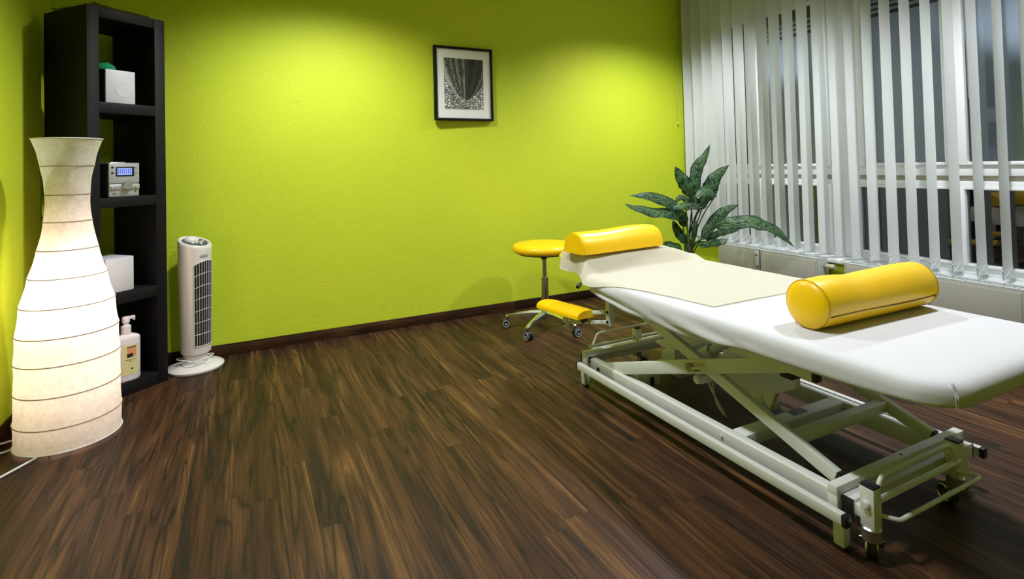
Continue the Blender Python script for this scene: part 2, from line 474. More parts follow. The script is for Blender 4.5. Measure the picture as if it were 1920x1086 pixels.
# windows
def window(idx, y0, y1):
    mid = (y0+y1)/2
    root = thing('window_%d' % idx, (WX, mid, .402), None, None); root['kind'] = 'structure'
    f = B()
    xa, xb = 3.675, 3.74
    box(f, xa, xb, y0, y0+.08, .402, 2.30, .003); box(f, xa, xb, y1-.08, y1, .402, 2.30, .003)
    box(f, xa, xb, y0+.08, y1-.08, .402, .447, .003); box(f, xa, xb, y0+.08, y1-.08, 2.21, 2.30, .003)
    box(f, xa, xb, y0+.08, y1-.08, .895, .927, .003); box(f, xa, xb, y0+.08, y1-.08, .957, 1.017, .003)
    m1 = y1-.52; m0 = y0+.52     # mullions
    box(f, xa+.004, xb, mid-.085, mid+.085, .44, 2.25, .003) if False else None
    fr = obj('window_frame', f, 'windowwhite', root)
    g = B(); box(g, xa+.022, xb-.01, y0+.08, y1-.08, .925, .959); obj('beige_recess', g, 'beige', root, smooth=False)
    # sashes: two panes above, two panes below per window
    pan = []
    cen = mid
    for (a, c) in ((y0+.08, cen), (cen, y1-.08)):
        for (za, zb, wz, wy) in ((1.017, 2.21, .02, .055), (.447, .895, .016, .035)):
            s = B()
            xs0, xs1 = xa-.016, xa+.03
            bw_out = .08 if za > 1 else .035
            lo = bw_out if a == y0+.08 else wy
            hi = bw_out if c == y1-.08 else wy
            box(s, xs0, xs1, a, a+lo, za, zb, .004); box(s, xs0, xs1, c-hi, c, za, zb, .004)
            box(s, xs0, xs1, a+lo, c-hi, za, za+wz, .004); box(s, xs0, xs1, a+lo, c-hi, zb-wz, zb, .004)
            # inner bead
            ob = obj('sash', s, 'windowwhite', root)
            p = B(); box(p, xa+.012, xa+.016, a+lo, c-hi, za+wz, zb-wz); obj('pane', p, 'glass', ob, smooth=False)
            if za > 1:
                q = B(); box(q, xa+.034, xa+.037, a+lo, c-hi, za+wz, 1.990); 
                for zz in (2.012, 2.046, 2.082): box(q, xa+.034, xa+.037, a+lo, c-hi, zz, zz+.020)
                obj('frosted_film', q, 'film', ob, smooth=False)
                q = B()
                for z0_, z1_ in ((1.990, 2.012), (2.032, 2.046), (2.066, 2.082), (2.102, zb-wz)):
                    box(q, xa+.034, xa+.037, a+lo, c-hi, z0_, z1_)
                obj('dark_band', q, 'filmdark', ob, smooth=False)
    hy = y0+.13 if idx == 1 else y1-.093
    h = B(); box(h, xa-.024, xa-.016, hy-.014, hy+.014, 1.49, 1.555, .003); box(h, xa-.045, xa-.024, hy-.008, hy+.008, 1.525, 1.541, .003)
    box(h, xa-.05, xa-.038, hy-.009, hy+.009, 1.43 if False else 1.50, 1.60, .003)
    obj('handle', h, 'windowwhite', root)
window(1, 2.35, 3.688)
window(2, 1.01, 2.35)
# yard beyond the glass; night darkness is put into its near-black colours
b = B(); box(b, 4.9, 5.0, -1, 6, 0, 1.5)
struct('wall_outside', b, mat('night_facade', (.01, .011, .013), .9), smooth=False)
b = B(); box(b, 3.95, 4.9, -1, 6, -.1, -.02)
struct('ground_outside', b, mat('night_ground', (.01, .01, .01), .9), smooth=False)

# ------------------------------------------------------------------ vertical blind
def blind():
    root = thing('vertical_blind', (3.53, 2.3, 2.56), 'white vertical blind with open fabric slats hanging in front of the windows', 'blind')
    b = B(); box(b, 3.505, 3.555, .60, 3.675, 2.56, 2.598, .004); obj('headrail', b, 'alu', root)
    w = .127; zb, zt = .430, 2.535
    for i in range(27):
        y = 3.612-.1100*i
        th = R_(86.4+random.uniform(-.8, .8))     # slat direction almost perpendicular to the window
        sw = random.uniform(-.002, .002)
        def pt(u, z, off=0):
            s = (u-.5)*w
            bow = .0035*(1-(2*u-1)**2)
            dx = s; dy = bow*1.0 + (-(s))*math.tan(th-PI/2)
            k = (zt-z)/(zt-zb)
            return (3.53+dx, y+dy+off+sw*math.sin(k*4), z)
        b = B(); NU = 8; NZ = 14
        def fn(u, v): return pt(u, zb+.045+(zt-zb-.045)*v)
        grid(b, fn, NU, NZ)
        s = obj('slat', b, 'slat', root)
        # weight pocket: doubled fabric with a slanting lower end
        b = B()
        def f1(u, v):
            z = zb+(.062)*v + (.0 if v > 0 else 0)
            return pt(u, z, .0015)
        def f2(u, v): return pt(u, zb+.062*v, -.0015)
        grid(b, f1, NU, 4); grid(b, f2, NU, 4)
        tube(b, [pt(.06, zb+.010, -.003), pt(.94, zb+.056, -.003)], .0008, 6)
        tube(b, [pt(.06, zb+.056, -.003), pt(.94, zb+.050, -.003)], .0006, 6)
        obj('weight_pocket', b, 'slat', s)
        b = B(); r = bmesh.ops.create_uvsphere(b, u_segments=10, v_segments=8, radius=.0035)
        bmesh.ops.translate(b, vec=pt(0.0, zb+.048, 0), verts=r['verts'])
        obj('clip', b, 'cable', s)
    b = B(); pts = [(3.455, 3.668, 2.56), (3.455, 3.668, 1.42)]
    tube(b, pts, .0012, 6)
    for k in range(60):
        r = bmesh.ops.create_icosphere(b, subdivisions=1, radius=.0022)
        bmesh.ops.translate(b, vec=(3.455, 3.668, 1.42+.019*k), verts=r['verts'])
    r = bmesh.ops.create_uvsphere(b, u_segments=12, v_segments=8, radius=.008)
    bmesh.ops.translate(b, vec=(3.455, 3.668, 1.415), verts=r['verts'])
    obj('pull_chain', b, 'cable', root)
blind()

# ------------------------------------------------------------------ radiators
def radiator(y0, y1, label, joint, valve=False, alloc=None):
    ym = (y0+y1)/2
    root = thing('radiator', (3.465, ym, .10), label, 'radiator', group=None)
    x0, x1, z0, z1 = 3.410, 3.522, .10, .405
    b = B()
    segs = [y0] + ([joint] if joint else []) + [y1]
    for a, c in zip(segs, segs[1:]):
        box(b, x0, x0+.014, a+.004, c-.004, z0, z1, .005)
        box(b, x0-.0035, x0+.002, a+.016, c-.016, z0+.012, z1-.014, .002)
    obj('front_panel', b, 'radiator', root)
    b = B(); box(b, x1-.014, x1, y0+.004, y1-.004, z0, z1, .004); obj('back_panel', b, 'radiator', root)
    b = B()
    box(b, x0+.004, x1-.004, y0-.001, y0+.003, z0, z1+.004, .001); box(b, x0+.004, x1-.004, y1-.003, y1+.001, z0, z1+.004, .001)
    objs('side_cover', b, 'radtop', root)
    b = B()
    box(b, x0+.002, x0+.02, y0, y1, z1, z1+.005, .002); box(b, x1-.02, x1-.002, y0, y1, z1, z1+.005, .002)
    box(b, x0+.02, x1-.02, y0, y1, z1-.004, z1, .0)
    n = int((y1-y0)/.02)
    for k in range(n+1):
        yy = y0+(y1-y0)*k/n; box(b, x0+.02, x1-.02, yy-.0015 if k else yy, yy+.0015, z1, z1+.0045)
    obj('top_grille', b, 'radtop', root)
    b = B(); 
    for yy in (y0+.15, y1-.15): box(b, x1-.02, 3.560, yy-.02, yy+.02, z1-.09, z1-.05, .002)
    box(b, x0+.03, x1-.02, y0+.1, y0+.13, 0, z0+.02, .002); box(b, x0+.03, x1-.02, y1-.13, y1-.1, 0, z0+.02, .002)
    objs('bracket', b, 'radtop', root)
    if valve:
        b = B(); cyl(b, (3.475, y0, .355), (3.475, y0-.02, .355), .011, 16); o = obj('valve', b, 'steel', root)
        b = B(); rr = lathe(b, [(.012, 0), (.017, .006), (.0175, .05), (.015, .058)], seg=14)
        bmesh.ops.transform(b, matrix=face_mx((3.475, y0-.018, .355), (1, 0, 0), (0, 0, 1)) @ Matrix.Rotation(0, 4, 'X'), verts=b.verts[:])
        obj('thermostat_knob', b, 'dirtyvalve', o)
    if alloc:
        b = B(); box(b, x0-.016, x0-.002, alloc-.014, alloc+.014, z1-.115, z1-.008, .003); o = obj('heat_meter', b, 'radtop', root)
        b = B(); box(b, x0-.0168, x0-.015, alloc-.007, alloc+.007, z1-.04, z1-.03); obj('meter_window', b, 'blackplastic', o, smooth=False)
radiator(2.375, 3.22, 'grey steel radiator behind the plant with a thermostat knob', 2.83, True, 2.845)
radiator(1.30, 2.195, 'grey steel radiator behind the yellow bolster at the right', 1.727)

# ------------------------------------------------------------------ picture
def picture():
    cx, cz, w, h = 1.428, 1.674, .455, .530
    yawp = R_(2.6)
    root = thing('picture_frame', (cx, BY-.034, cz), 'black framed black-and-white photograph hanging on the green wall', 'picture', rotz=-yawp*-1*-1)
    fwd = .018
    b = B(); bw = .0175; D = .030
    for (x0, x1, z0, z1) in ((-w/2, w/2, h/2-bw, h/2), (-w/2, w/2, -h/2, -h/2+bw), (-w/2, -w/2+bw, -h/2+bw, h/2-bw), (w/2-bw, w/2, -h/2+bw, h/2-bw)):
        box(b, x0, x1, -D/2, D/2, z0, z1, .0015)
    obj('frame', b, 'black', root, local=True)
    b = B(); box(b, -w/2+bw, w/2-bw, -.002, .004, -h/2+bw, h/2-bw); obj('mount', b, 'mat', root, local=True, smooth=False)
    pw, ph = .305, .365
    NX, NZ = 150, 190
    b = B()
    cl = b.loops.layers.float_color.new('print')
    rnd = random.Random(3)
    # pebbles: jittered cells
    cells = {}
    def peb(u, v):
        s = 14; gx, gy = u*s, v*s*1.2*1.25
        best = []; ix, iy = int(gx), int(gy)
        for a in (-1, 0, 1):
            for c in (-1, 0, 1):
                k = (ix+a, iy+c)
                if k not in cells: cells[k] = (rnd.random(), rnd.random(), rnd.uniform(.25, .8))
                jx, jy, t = cells[k]
                best.append((math.hypot(gx-(k[0]+jx), gy-(k[1]+jy)), t, gy-(k[1]+jy)))
        best.sort()
        d = best[1][0]-best[0][0]
        g = min(1, d*2.6)*best[0][1]
        return g*(.85+.5*max(-.4, min(.6, best[0][2])))
    def shade(u, v):
        # u left-right 0..1, v 0 bottom..1 top
        kx = .515
        nzv = noise.noise(Vector((u*40, v*6, 1)))
        left_edge = kx-.50*math.sqrt(max(0, (v-.20)/.42))*.98 if v > .2 else kx
        right_edge = kx+.52*math.sqrt(max(0, (v-.18)/.42)) if v > .18 else kx
        if abs(u-kx) < .014 and v > .16:
            return .30+.25*nzv if u < kx else .10
        if left_edge < u < kx and v > .2:
            t = (kx-u)/max(.02, (kx-left_edge))
            st = math.sin(t*26+nzv*2.2)
            spk = noise.noise(Vector((u*60, v*22, 5)))
            if t > .82: return .50+.12*st+.2*nzv
            return max(.02, .05+.22*max(0, st)**2+.35*max(0, spk)*(v > .4)*(t > .15))
        if kx < u < right_edge and v > .18:
            t = (u-kx)/max(.02, (right_edge-kx))
            st = math.sin(t*17+nzv)
            return max(.018, .035+.03*max(0, st)+(.10*max(0, st) if t > .6 else 0)+.03*nzv)
        return max(.02, peb(u, v)*1.25)
    V = [[b.verts.new((-pw/2+pw*i/NX, -.0035, -ph/2+ph*j/NZ)) for j in range(NZ+1)] for i in range(NX+1)]
    vals = [[shade(i/NX, j/NZ) for j in range(NZ+1)] for i in range(NX+1)]
    for i in range(NX):
        for j in range(NZ):
            f = b.faces.new((V[i][j], V[i+1][j], V[i+1][j+1], V[i][j+1]))
            for lp, (a, c) in zip(f.loops, ((i, j), (i+1, j), (i+1, j+1), (i, j+1))):
                g = vals[a][c]; lp[cl] = (g, g, g*.98, 1)
    o = obj('print', b, 'print', root, local=True, smooth=False)
    o['label'] = 'print of a dark boat bow resting on pebbles'
    root.rotation_euler = (0, 0, R_(2.6)); root.location.y = BY-.028
picture()

# ------------------------------------------------------------------ shelf (stands diagonally in the corner)
ANG = math.atan2(.64, .769)
SO = Vector((-.3735, 3.402, 0))
def shelf():
    root = thing('shelf_unit', SO, 'tall black open shelf tower standing diagonally in the corner', 'shelf', rotz=ANG)
    W, D, Hh = .371, .358, 1.898
    T = .053
    b = B(); box(b, -W, -W+T, 0, D, 0, Hh, .001); obj('side_panel', b, 'black', root, local=True)
    b = B(); box(b, -T, 0, 0, D, 0, Hh, .001); obj('side_panel', b, 'black', root, local=True)
    for n, z0, z1 in (('top_panel', Hh-.05, Hh), ('shelf', 1.387, 1.439), ('shelf', .927, .976), ('shelf', .453, .508), ('bottom_panel', 0, .062)):
        b = B(); box(b, -W+T, -T, 0.001, D, z0, z1, .001); obj(n, b, 'black', root, local=True)
    return root
shelf()
def sh(u, v, z):  # shelf local -> world
    return Vector((SO.x+u*math.cos(ANG)-v*math.sin(ANG), SO.y+u*math.sin(ANG)+v*math.cos(ANG), z))

def speaker(z, u0, u1, h, rot, label):
    c = sh((u0+u1)/2, .10, z)
    w = u1-u0
    root = thing('speaker', c, label, 'speaker', rotz=ANG+rot, group='small box speakers on the shelf')
    b = B(); box(b, -w/2, w/2, -.075, .085, 0, h, .003); o = obj('cabinet', b, 'speakerdark' if z > 1 else 'speaker', root, local=True)
    b = B(); box(b, -w/2, w/2, -.082, -.072, 0.0005, h, .003); f = obj('front_panel', b, 'speaker', root, local=True)
    b = B()
    cyl(b, (0.012, -.0830, h*.42), (0.012, -.081, h*.42), .037, 40)
    (obj('cone_cover', b, M['speaker'], f, local=True) if z > 1 else b.free())
    return root
speaker(1.440, -.276, -.140, .165, R_(-2), 'small pale cube speaker on the top shelf under a green toy')
speaker(.509, -.292, -.158, .168, R_(2), 'small pale cube speaker on the lower shelf below the radio')

def green_toy():
    c = sh(-.235, .10, 1.6055)
    root = thing('felt_toy', c, 'small green felt toy lying on top of the upper speaker', 'toy', rotz=ANG)
    b = B(); r = bmesh.ops.create_uvsphere(b, u_segments=24, v_segments=14, radius=1)
    for v in r['verts']:
        v.co = Vector((v.co.x*.046, v.co.y*.034, max(0, v.co.z*.028+.014)))
        v.co += Vector((1, 1, .5))*noise.noise(v.co*70)*.003*(v.co.z > .002)
    obj('body', b, 'green', root, local=True)
    b = B(); r = bmesh.ops.create_uvsphere(b, u_segments=14, v_segments=10, radius=.010)
    bmesh.ops.translate(b, vec=(.002, -.01, .034), verts=r['verts']); obj('head', b, 'green', root, local=True)
green_toy()

def radio():
    c = sh(-.205, .09, .977); w = .142; h = .168
    root = thing('radio', c, 'silver compact radio with a blue lit display and round knob on the middle shelf', 'radio', rotz=ANG)
    b = B(); box(b, -w/2, w/2, -.075, .09, 0, h-.006, .003); obj('body', b, 'speakerdark', root, local=True)
    b = B(); box(b, -w/2, w/2, -.086, -.074, .066, h-.004, .003); box(b, -w/2+.001, w/2-.001, -.084, -.074, 0.001, .064, .003)
    box(b, -w/2, w/2, -.09, -.078, .035, .060, .004)
    obj('front_panel', b, 'silver', root, local=True)
    b = B(); box(b, -w/2, w/2, -.086, .09, h-.006, h-.001, .002); box(b, -.05, .02, -.06, .05, h-.001, h+.004, .003)
    obj('top_lid', b, 'alu', root, local=True)
    b = B(); box(b, -.041, .046, -.0875, -.085, .100, .148, .001); d = obj('display', b, 'blackplastic', root, local=True)
    b = B(); box(b, -.034, .033, -.0885, -.087, .108, .141); obj('screen', b, 'lcd', d, local=True, smooth=False)
    b = B()
    for k in range(7): box(b, -.030+k*.009, -.0265+k*.009, -.0892, -.0884, .113, .137)
    obj('digits', b, 'display', d, local=True, smooth=False)
    b = B()
    mx = face_mx((.006, -.090, .055), (1, 0, 0), (0, 0, 1))
    r = lathe(b, [(.023, 0), (.023, .012), (.020, .016)], seg=32)
    bmesh.ops.transform(b, matrix=mx, verts=b.verts[:]); obj('knob', b, 'steel', root, local=True)
    for x in (-.058, -.039, .036, .054):
        b = B(); box(b, x-.007, x+.007, -.0935, -.088, .038, .052, .001); obj('button', b, 'alu', root, local=True)
    for x, z in ((-.056, .145), (-.056, .118), (.057, .145), (.057, .120)):
        b = B(); mx = face_mx((x, -.0855, z), (1, 0, 0), (0, 0, 1)); lathe(b, [(.006, 0), (.005, .003)], seg=14)
        bmesh.ops.transform(b, matrix=mx, verts=b.verts[:]); obj('button', b, 'blackplastic' if x < 0 else 'greyrim', root, local=True)
    b = B(); box(b, -.055, -.040, -.0845, -.0835, .014, .018); box(b, .050, .056, -.0845, -.0835, .020, .026); obj('print_mark', b, 'ink', root, local=True, smooth=False)
radio()

def bottle():
    c = sh(-.181, .045, .0625)
    root = thing('pump_bottle', c, 'white lotion pump bottle with a yellow label on the bottom shelf', 'bottle', rotz=ANG+R_(-10))
    b = B(); n = 40
    prof = [(.92, 0), (1, .006), (1, .195), (.97, .205), (.80, .214), (.36, .224), (.33, .226)]
    rings = []
    for k, z in prof:
        ring = []
        for i in range(n):
            a = 2*PI*i/n; cx, sy = math.cos(a), math.sin(a)
            e = .8
            x = .056*k*math.copysign(abs(cx)**e, cx); y = .026*min(1, k*1.05 if k > .5 else k*1.9)*math.copysign(abs(sy)**.9, sy)
            ring.append(b.verts.new((x, y, z + (.016*(x/.056) if z > .15 else 0)*0)))
        rings.append(ring)
    for r1, r2_ in zip(rings, rings[1:]):
        for i in range(n): b.faces.new((r1[i], r1[(i+1) % n], r2_[(i+1) % n], r2_[i]))
    b.faces.new(rings[0]); b.faces.new(rings[-1])
    obj('body', b, 'bottle', root, local=True)
    b = B(); lathe(b, [(.020, .224), (.020, .262), (.017, .264), (.011, .266), (.011, .278), (.015, .280), (.015, .303), (.012, .308)], seg=24)
    box(b, -.005, .036, -.008, .008, .292, .306, .003); box(b, .028, .036, -.006, .006, .284, .296, .002)
    obj('pump', b, 'bottle', root, local=True)
    # curved front label
    def yl(x): return -.026*(1-(abs(x)/.056)**(2/.8))**.45-.0006
    def patch(x0, x1, z0, z1, off, m, par, name):
        b = B(); grid(b, lambda u, v: (x0+(x1-x0)*u, yl(x0+(x1-x0)*u)-off, z0+(z1-z0)*v), 12, 2); return obj(name, b, m, par, local=True)
    lb = patch(-.026, .040, .028, .172, .0003, 'label', root, 'paper_label')
    patch(-.006, .031, .112, .158, .0008, 'orange', lb, 'photo_print')
    patch(-.006, .018, .112, .130, .0012, 'ink', lb, 'print_dark_area')  # dark ink area of the printed label picture
    patch(-.006, .031, .158, .163, .0010, 'ink', lb, 'print_bar')
    patch(.010, .018, .052, .060, .0010, 'stem', lb, 'leaf_mark')
    for tx, s, x, z in (('Massage Lotion', .0085, -.014, .098), ('500 ml', .0075, .002, .088)):
        cu = bpy.data.curves.new('t', 'FONT'); cu.body = tx; cu.size = s; cu.extrude = .0001
        o = bpy.data.objects.new('tmp', cu); COL.objects.link(o); bpy.context.view_layer.update()
        me = bpy.data.meshes.new_from_object(o.evaluated_get(bpy.context.evaluated_depsgraph_get())); bpy.data.objects.remove(o)
        b = B(); b.from_mesh(me); bpy.data.meshes.remove(me)
        for v in b.verts: 
            X = v.co.x*.85+x; Z = v.co.y+z; v.co = Vector((X, yl(X)-.0012, Z))
        obj('lettering', b, 'ink', lb, local=True, smooth=False)
bottle()

for o_ in bpy.data.objects:
    if o_.name.startswith('pump_bottle'): o_.scale = (1.10, 1.0, 1.02)

def tray():
    c = sh(-.21, .20, 1.9055)
    root = thing('straw_tray', c, 'flat straw coloured mat lying on top of the black shelf tower', 'tray', rotz=ANG+R_(8))
    b = B()
    def fn(u, v):
        x = -.145+.29*u; y = -.17+.30*v
        return (x, y, .004+.008*abs(noise.noise(Vector((x*9, y*9, 3))))+.010*(abs(2*u-1)**6+abs(2*v-1)**6)*.6)
    V = grid(b, fn, 24, 24)
    bmesh.ops.solidify(b, geom=b.faces[:], thickness=.004)
    lo = min(v.co.z for v in b.verts)
    for v in b.verts: v.co.z -= lo
    obj('mat', b, 'straw', root, local=True)
tray()

# ------------------------------------------------------------------ paper floor lamp
def lamp():
    cx, cy = -.6664, 2.8787
    root = thing('floor_lamp', (cx, cy, 0), 'tall white rice-paper floor lamp glowing in front of the black shelf', 'lamp')
    rings = [(1.2415, .119), (1.129, .0898), (1.010, .0752), (.899, .0812), (.786, .102), (.677, .131), (.565, .158), (.452, .1705), (.346, .1755), (.228, .1760), (.108, .1785), (.014, .178)]
    b = B(); prof = []
    for (z0, r0), (z1, r1) in zip(rings, rings[1:]):
        for k in range(6):
            t = k/6; sag = -.0035*math.sin(PI*t)
            prof.append((r0+(r1-r0)*t+sag*(1 if r0 < .17 else .8), z0+(z1-z0)*t))
    prof.append((rings[-1][1], rings[-1][0]))
    seg = 96; RR = []
    for r, z in prof:
        ring = []
        for k in range(seg):
            a = 2*PI*k/seg
            d = noise.noise(Vector((math.cos(a)*3.5, math.sin(a)*3.5, z*16)))*.0022 + noise.noise(Vector((math.cos(a)*9, math.sin(a)*9, z*30)))*.0009
            onr = min(abs(z-zz) for zz, _ in rings) < .002
            rr = r+(0 if onr else d)
            ring.append(b.verts.new((cx+rr*math.cos(a), cy+rr*math.sin(a), z)))
        RR.append(ring)
    for a, c in zip(RR, RR[1:]):
        for k in range(seg): b.faces.new((a[k], a[(k+1) % seg], c[(k+1) % seg], c[k]))
    o = obj('lamp_shade', b, 'paper', root)
    for i, (z, r) in enumerate(rings):
        b = B(); tube(b, [(cx+(r+.0008)*math.cos(2*PI*k/64), cy+(r+.0008)*math.sin(2*PI*k/64), z) for k in range(64)], .0022 if 0 < i < 11 else .0024, 6, closed=True)
        obj('wire_ring', b, 'rib' if 0 < i < 11 else 'cable', o)
    b = B()
    for k in range(3):
        a = 2*PI*k/3+.4
        tube(b, [(cx+.177*math.cos(a), cy+.177*math.sin(a), .014), (cx+.176*math.cos(a), cy+.176*math.sin(a), .0)], .003, 6)
        tube(b, [(cx+.176*math.cos(a), cy+.176*math.sin(a), .016), (cx, cy, .05)], .002, 6)
    tube(b, [(cx, cy, .05), (cx, cy, .46)], .006, 10)
    obj('stand', b, 'steel', root)
    b = B(); cyl(b, (cx, cy, .44), (cx, cy, .50), .018); sk = obj('socket', b, 'cable', root)
    b = B(); r = bmesh.ops.create_uvsphere(b, u_segments=20, v_segments=14, radius=.028)
    for v in r['verts']: v.co.z *= 1.15
    bmesh.ops.translate(b, vec=(cx, cy, .527), verts=r['verts']); bo = obj('bulb', b, 'bulb', sk)
    bo.visible_shadow = True
    # point lights above and below the bulb, the lower without a bulb (lamps give off light)
    for z, e in ((.60, 5.4), (.26, 2.3)):
        L = bpy.data.lights.new('lamp_light', 'POINT'); L.energy = e; L.color = (1, .83, .72); L.shadow_soft_size = .03
        lo = bpy.data.objects.new('lamp_light', L); COL.objects.link(lo); lo.location = (cx, cy, z)
    # mains lead
    b = B()
    p = smooth_path([(cx, cy, .05), (cx-.03, cy-.1, .008), (-.735, 2.72, .006), (-.80, 2.62, .006), (-.88, 2.50, .006), (-.905, 2.30, .006), (-.893, 2.0, .006)], 8)
    tube(b, p, .0042, 8)
    c = root.copy() if False else None
    obj('power_cord', b, 'cable', root)
    b = B()
    p = smooth_path([(-.84, 2.96, .006), (-.885, 2.90, .02), (-.895, 2.82, .045), (-.885, 2.80, .03), (-.86, 2.84, .007), (-.80, 2.93, .006)], 8)
    tube(b, p, .0042, 8); obj('power_cord', b, 'cable', root)
lamp()

# ------------------------------------------------------------------ tower fan
def fan():
    cx, cy = -.2612, 3.545
    cy = 3.535; cx = -.2545
    root = thing('tower_fan', (cx, cy, 0), 'white tower fan with a dark grille standing beside the black shelf', 'fan')
    b = B(); lathe(b, [(.136, 0.002), (.139, .008), (.139, .014), (.128, .022), (.10, .032), (.074, .040), (.066, .044)], (cx, cy), 64); obj('base', b, 'fanwhite', root)
    b = B(); lathe(b, [(.060, .040), (.060, .085), (.066, .092)], (cx, cy), 40); obj('neck', b, 'fanwhite', root)
    tf = R_(-42)
    def topz(a): return .686-.026*math.cos(a-tf)
    b = B(); seg = 72
    prof = [(.060, .080), (.0745, .092), (.0765, .11), (.0835, .60), (.0835, .625)]
    rings = []
    for r, z in prof:
        rings.append([b.verts.new((cx+r*math.cos(2*PI*k/seg), cy+r*math.sin(2*PI*k/seg), z)) for k in range(seg)])
    for r, dz in ((.0845, 0), (.0830, .012), (.077, .018), (.069, .016), (.066, .010)):
        rings.append([b.verts.new((cx+r*math.cos(2*PI*k/seg), cy+r*math.sin(2*PI*k/seg), topz(2*PI*k/seg)*1-(1-r/.0845)*0+dz-.026*(r/.0845-1)*math.cos(2*PI*k/seg-tf))) for k in range(seg)])
    for a, c in zip(rings, rings[1:]):
        for k in range(seg): b.faces.new((a[k], a[(k+1) % seg], c[(k+1) % seg], c[k]))
    b.faces.new(rings[0]); b.faces.new(rings[-1])
    obj('housing', b, 'fanwhite', root)
    # tilted control panel
    nrm = Vector((math.cos(tf)*.026/.0845, math.sin(tf)*.026/.0845, 1)).normalized()
    xd = Vector((-math.sin(tf), math.cos(tf), 0)); yd = nrm.cross(xd)
    mx = face_mx((cx, cy, .6975), xd, yd)
    b = B(); lathe(b, [(.064, -.002), (.064, .002)], seg=40); bmesh.ops.transform(b, matrix=mx, verts=b.verts[:]); cp = obj('control_panel', b, 'teal', root)
    b = B(); lathe(b, [(.034, 0), (.033, .012), (.026, .020), (.012, .024)], seg=30)
    for v in b.verts: v.co.y += .024; v.co.x *= 1.15
    bmesh.ops.transform(b, matrix=mx, verts=b.verts[:]); obj('dial', b, 'fanwhite', cp)
    sg = 1 if (mx @ Vector((0, 1, 0)) - Vector((cx, cy, .6975))).dot(Vector((math.cos(tf), math.sin(tf), 0))) > 0 else -1
    if sg > 0:
        for v in cp.children[0].data.vertices: pass
    for x, y in ((-.034, -.020), (-.012, -.024), (.012, -.024), (.034, -.018), (0, -.044)):
        b = B(); box(b, x-.006, x+.006, y-.008, y+.008, .001, .009, .002, mx); obj('button', b, 'fanwhite', cp)
    # grille
    def rad(z): return .0765+(.0835-.0765)*(z-.11)/.49
    gc = R_(-50); half = R_(40); z0, z1 = .135, .578
    def P(a, z, off): r = rad(z)+off; return (cx+r*math.cos(a), cy+r*math.sin(a), z)
    b = B()
    def zt(u): return z1+.022*math.sin(PI*min(1, u*.9))
    V = grid(b, lambda u, v: P(gc-half+2*half*u, z0+(zt(u)-z0)*v, .0006), 24, 20)
    g = obj('grille', b, 'blackplastic', root)
    b = B(); n = 9
    for k in range(n+1):
        u = k/n; a = gc-half+2*half*u
        tube(b, [P(a, z0+(zt(u)-z0)*t/10, .0022) for t in range(11)], .0012 if k not in (0, n) else .0018, 6)
    for j in range(8):
        v = j/7
        tube(b, [P(gc-half+2*half*u/20, z0+(zt(u/20)-z0)*v, .0024) for u in range(21)], .0014 if 0 < j < 7 else .0018, 6)
    obj('grille_bars', b, 'fanwhite', g)
    # oval badge
    b = B()
    def bp(u, v):
        a = gc+R_(-4)+R_(16)*(u-.5)*2*(math.sqrt(max(0, 1-(2*v-1)**2))); return P(a, .626+.009*(2*v-1), .002)
    grid(b, bp, 16, 10); obj('badge', b, 'silver', root)
    text('badge_lettering', 'fan', .012, face_mx(P(gc-R_(11), .621, .0032), (-math.sin(gc), math.cos(gc), 0), (0, 0, 1)), 'teal', root) if False else None
    # flex wound round the neck
    b = B(); pts = []
    for k in range(120):
        a = 2*PI*k/44+1.2; r = .076+.012*math.sin(k*.35)+.012*(k/120)
        pts.append((cx+r*math.cos(a), cy+r*math.sin(a), .050+.012*math.sin(k*.23)+.006*math.cos(k*.11)))
    tube(b, pts, .0028, 8)
    loop = smooth_path([pts[-1], (cx-.10, cy-.05, .05), (cx-.145, cy-.03, .016), (cx-.15, cy-.08, .01), (cx-.155, cy-.085, .012), (cx-.14, cy-.045, .02)], 8)
    tube(b, loop, .0028, 8)
    obj('power_cord', b, 'cable', root)
    b = B(); box(b, cx-.166, cx-.140, cy-.125, cy-.100, .002, .024, .004)
    obj('plug', b, 'greyrim', root)
fan()

# ------------------------------------------------------------------ castors
def castor(parent, x, y, r=.026, ang=0, top=.075, name='castor', twin=True, rim='greyrim', trail=.012):
    ca, sa = math.cos(ang), math.sin(ang)
    ax = Vector((-sa, ca, 0)); tr = Vector((ca, sa, 0))
    c = Vector((x, y, r))-tr*trail
    b = B()
    for s in ((-1, 1) if twin else (0,)):
        if twin:
            p0 = c+ax*(s*.007); p1 = c+ax*(s*.021)
        else:
            p0 = c-ax*.011; p1 = c+ax*.011
        cyl(b, p0, p1, r, 28)
    w = obj(name, b, 'rubber', parent)
    b = B()
    for s in (-1, 1):
        e = .0215 if twin else .0115
        p0 = c+ax*(s*e*.96); p1 = c+ax*(s*(e+.002))
        mx, l = frame_mx(p0, p1)
        ring = [mx @ Vector((math.cos(2*PI*k/28)*r*.78, math.sin(2*PI*k/28)*r*.78, 0)) for k in range(28)]
        tube(b, ring, r*.14, 6, closed=True)
        cyl(b, p0, p1, r*.35, 16)
    obj('rim', b, rim, w)
    b = B()
    if twin:
        box(b, -.006, .006, -.006, .006, r*.6, r*2.1, .002, Matrix.Translation((c.x, c.y, 0)))
        lathe(b, [(.007, r*1.5), (.007, top)], (x, y), 12)
        lathe(b, [(r*.9, r*1.15), (r*1.02, r*1.7), (r*.6, r*2.1)], (c.x, c.y), 20)
        obj('fork', b, 'rubber', w)
    else:
        for s in (-1, 1):
            q = c+ax*(s*.015)
            beam(b, q, (x+ax.x*s*.015, y+ax.y*s*.015, r*2.15), .003, r*.9, .0005, up=ax)
        lathe(b, [(.022, r*2.08), (.024, r*2.15), (.024, top-.004), (.020, top)], (x, y), 24)
        obj('fork', b, 'steel', w)
    return w

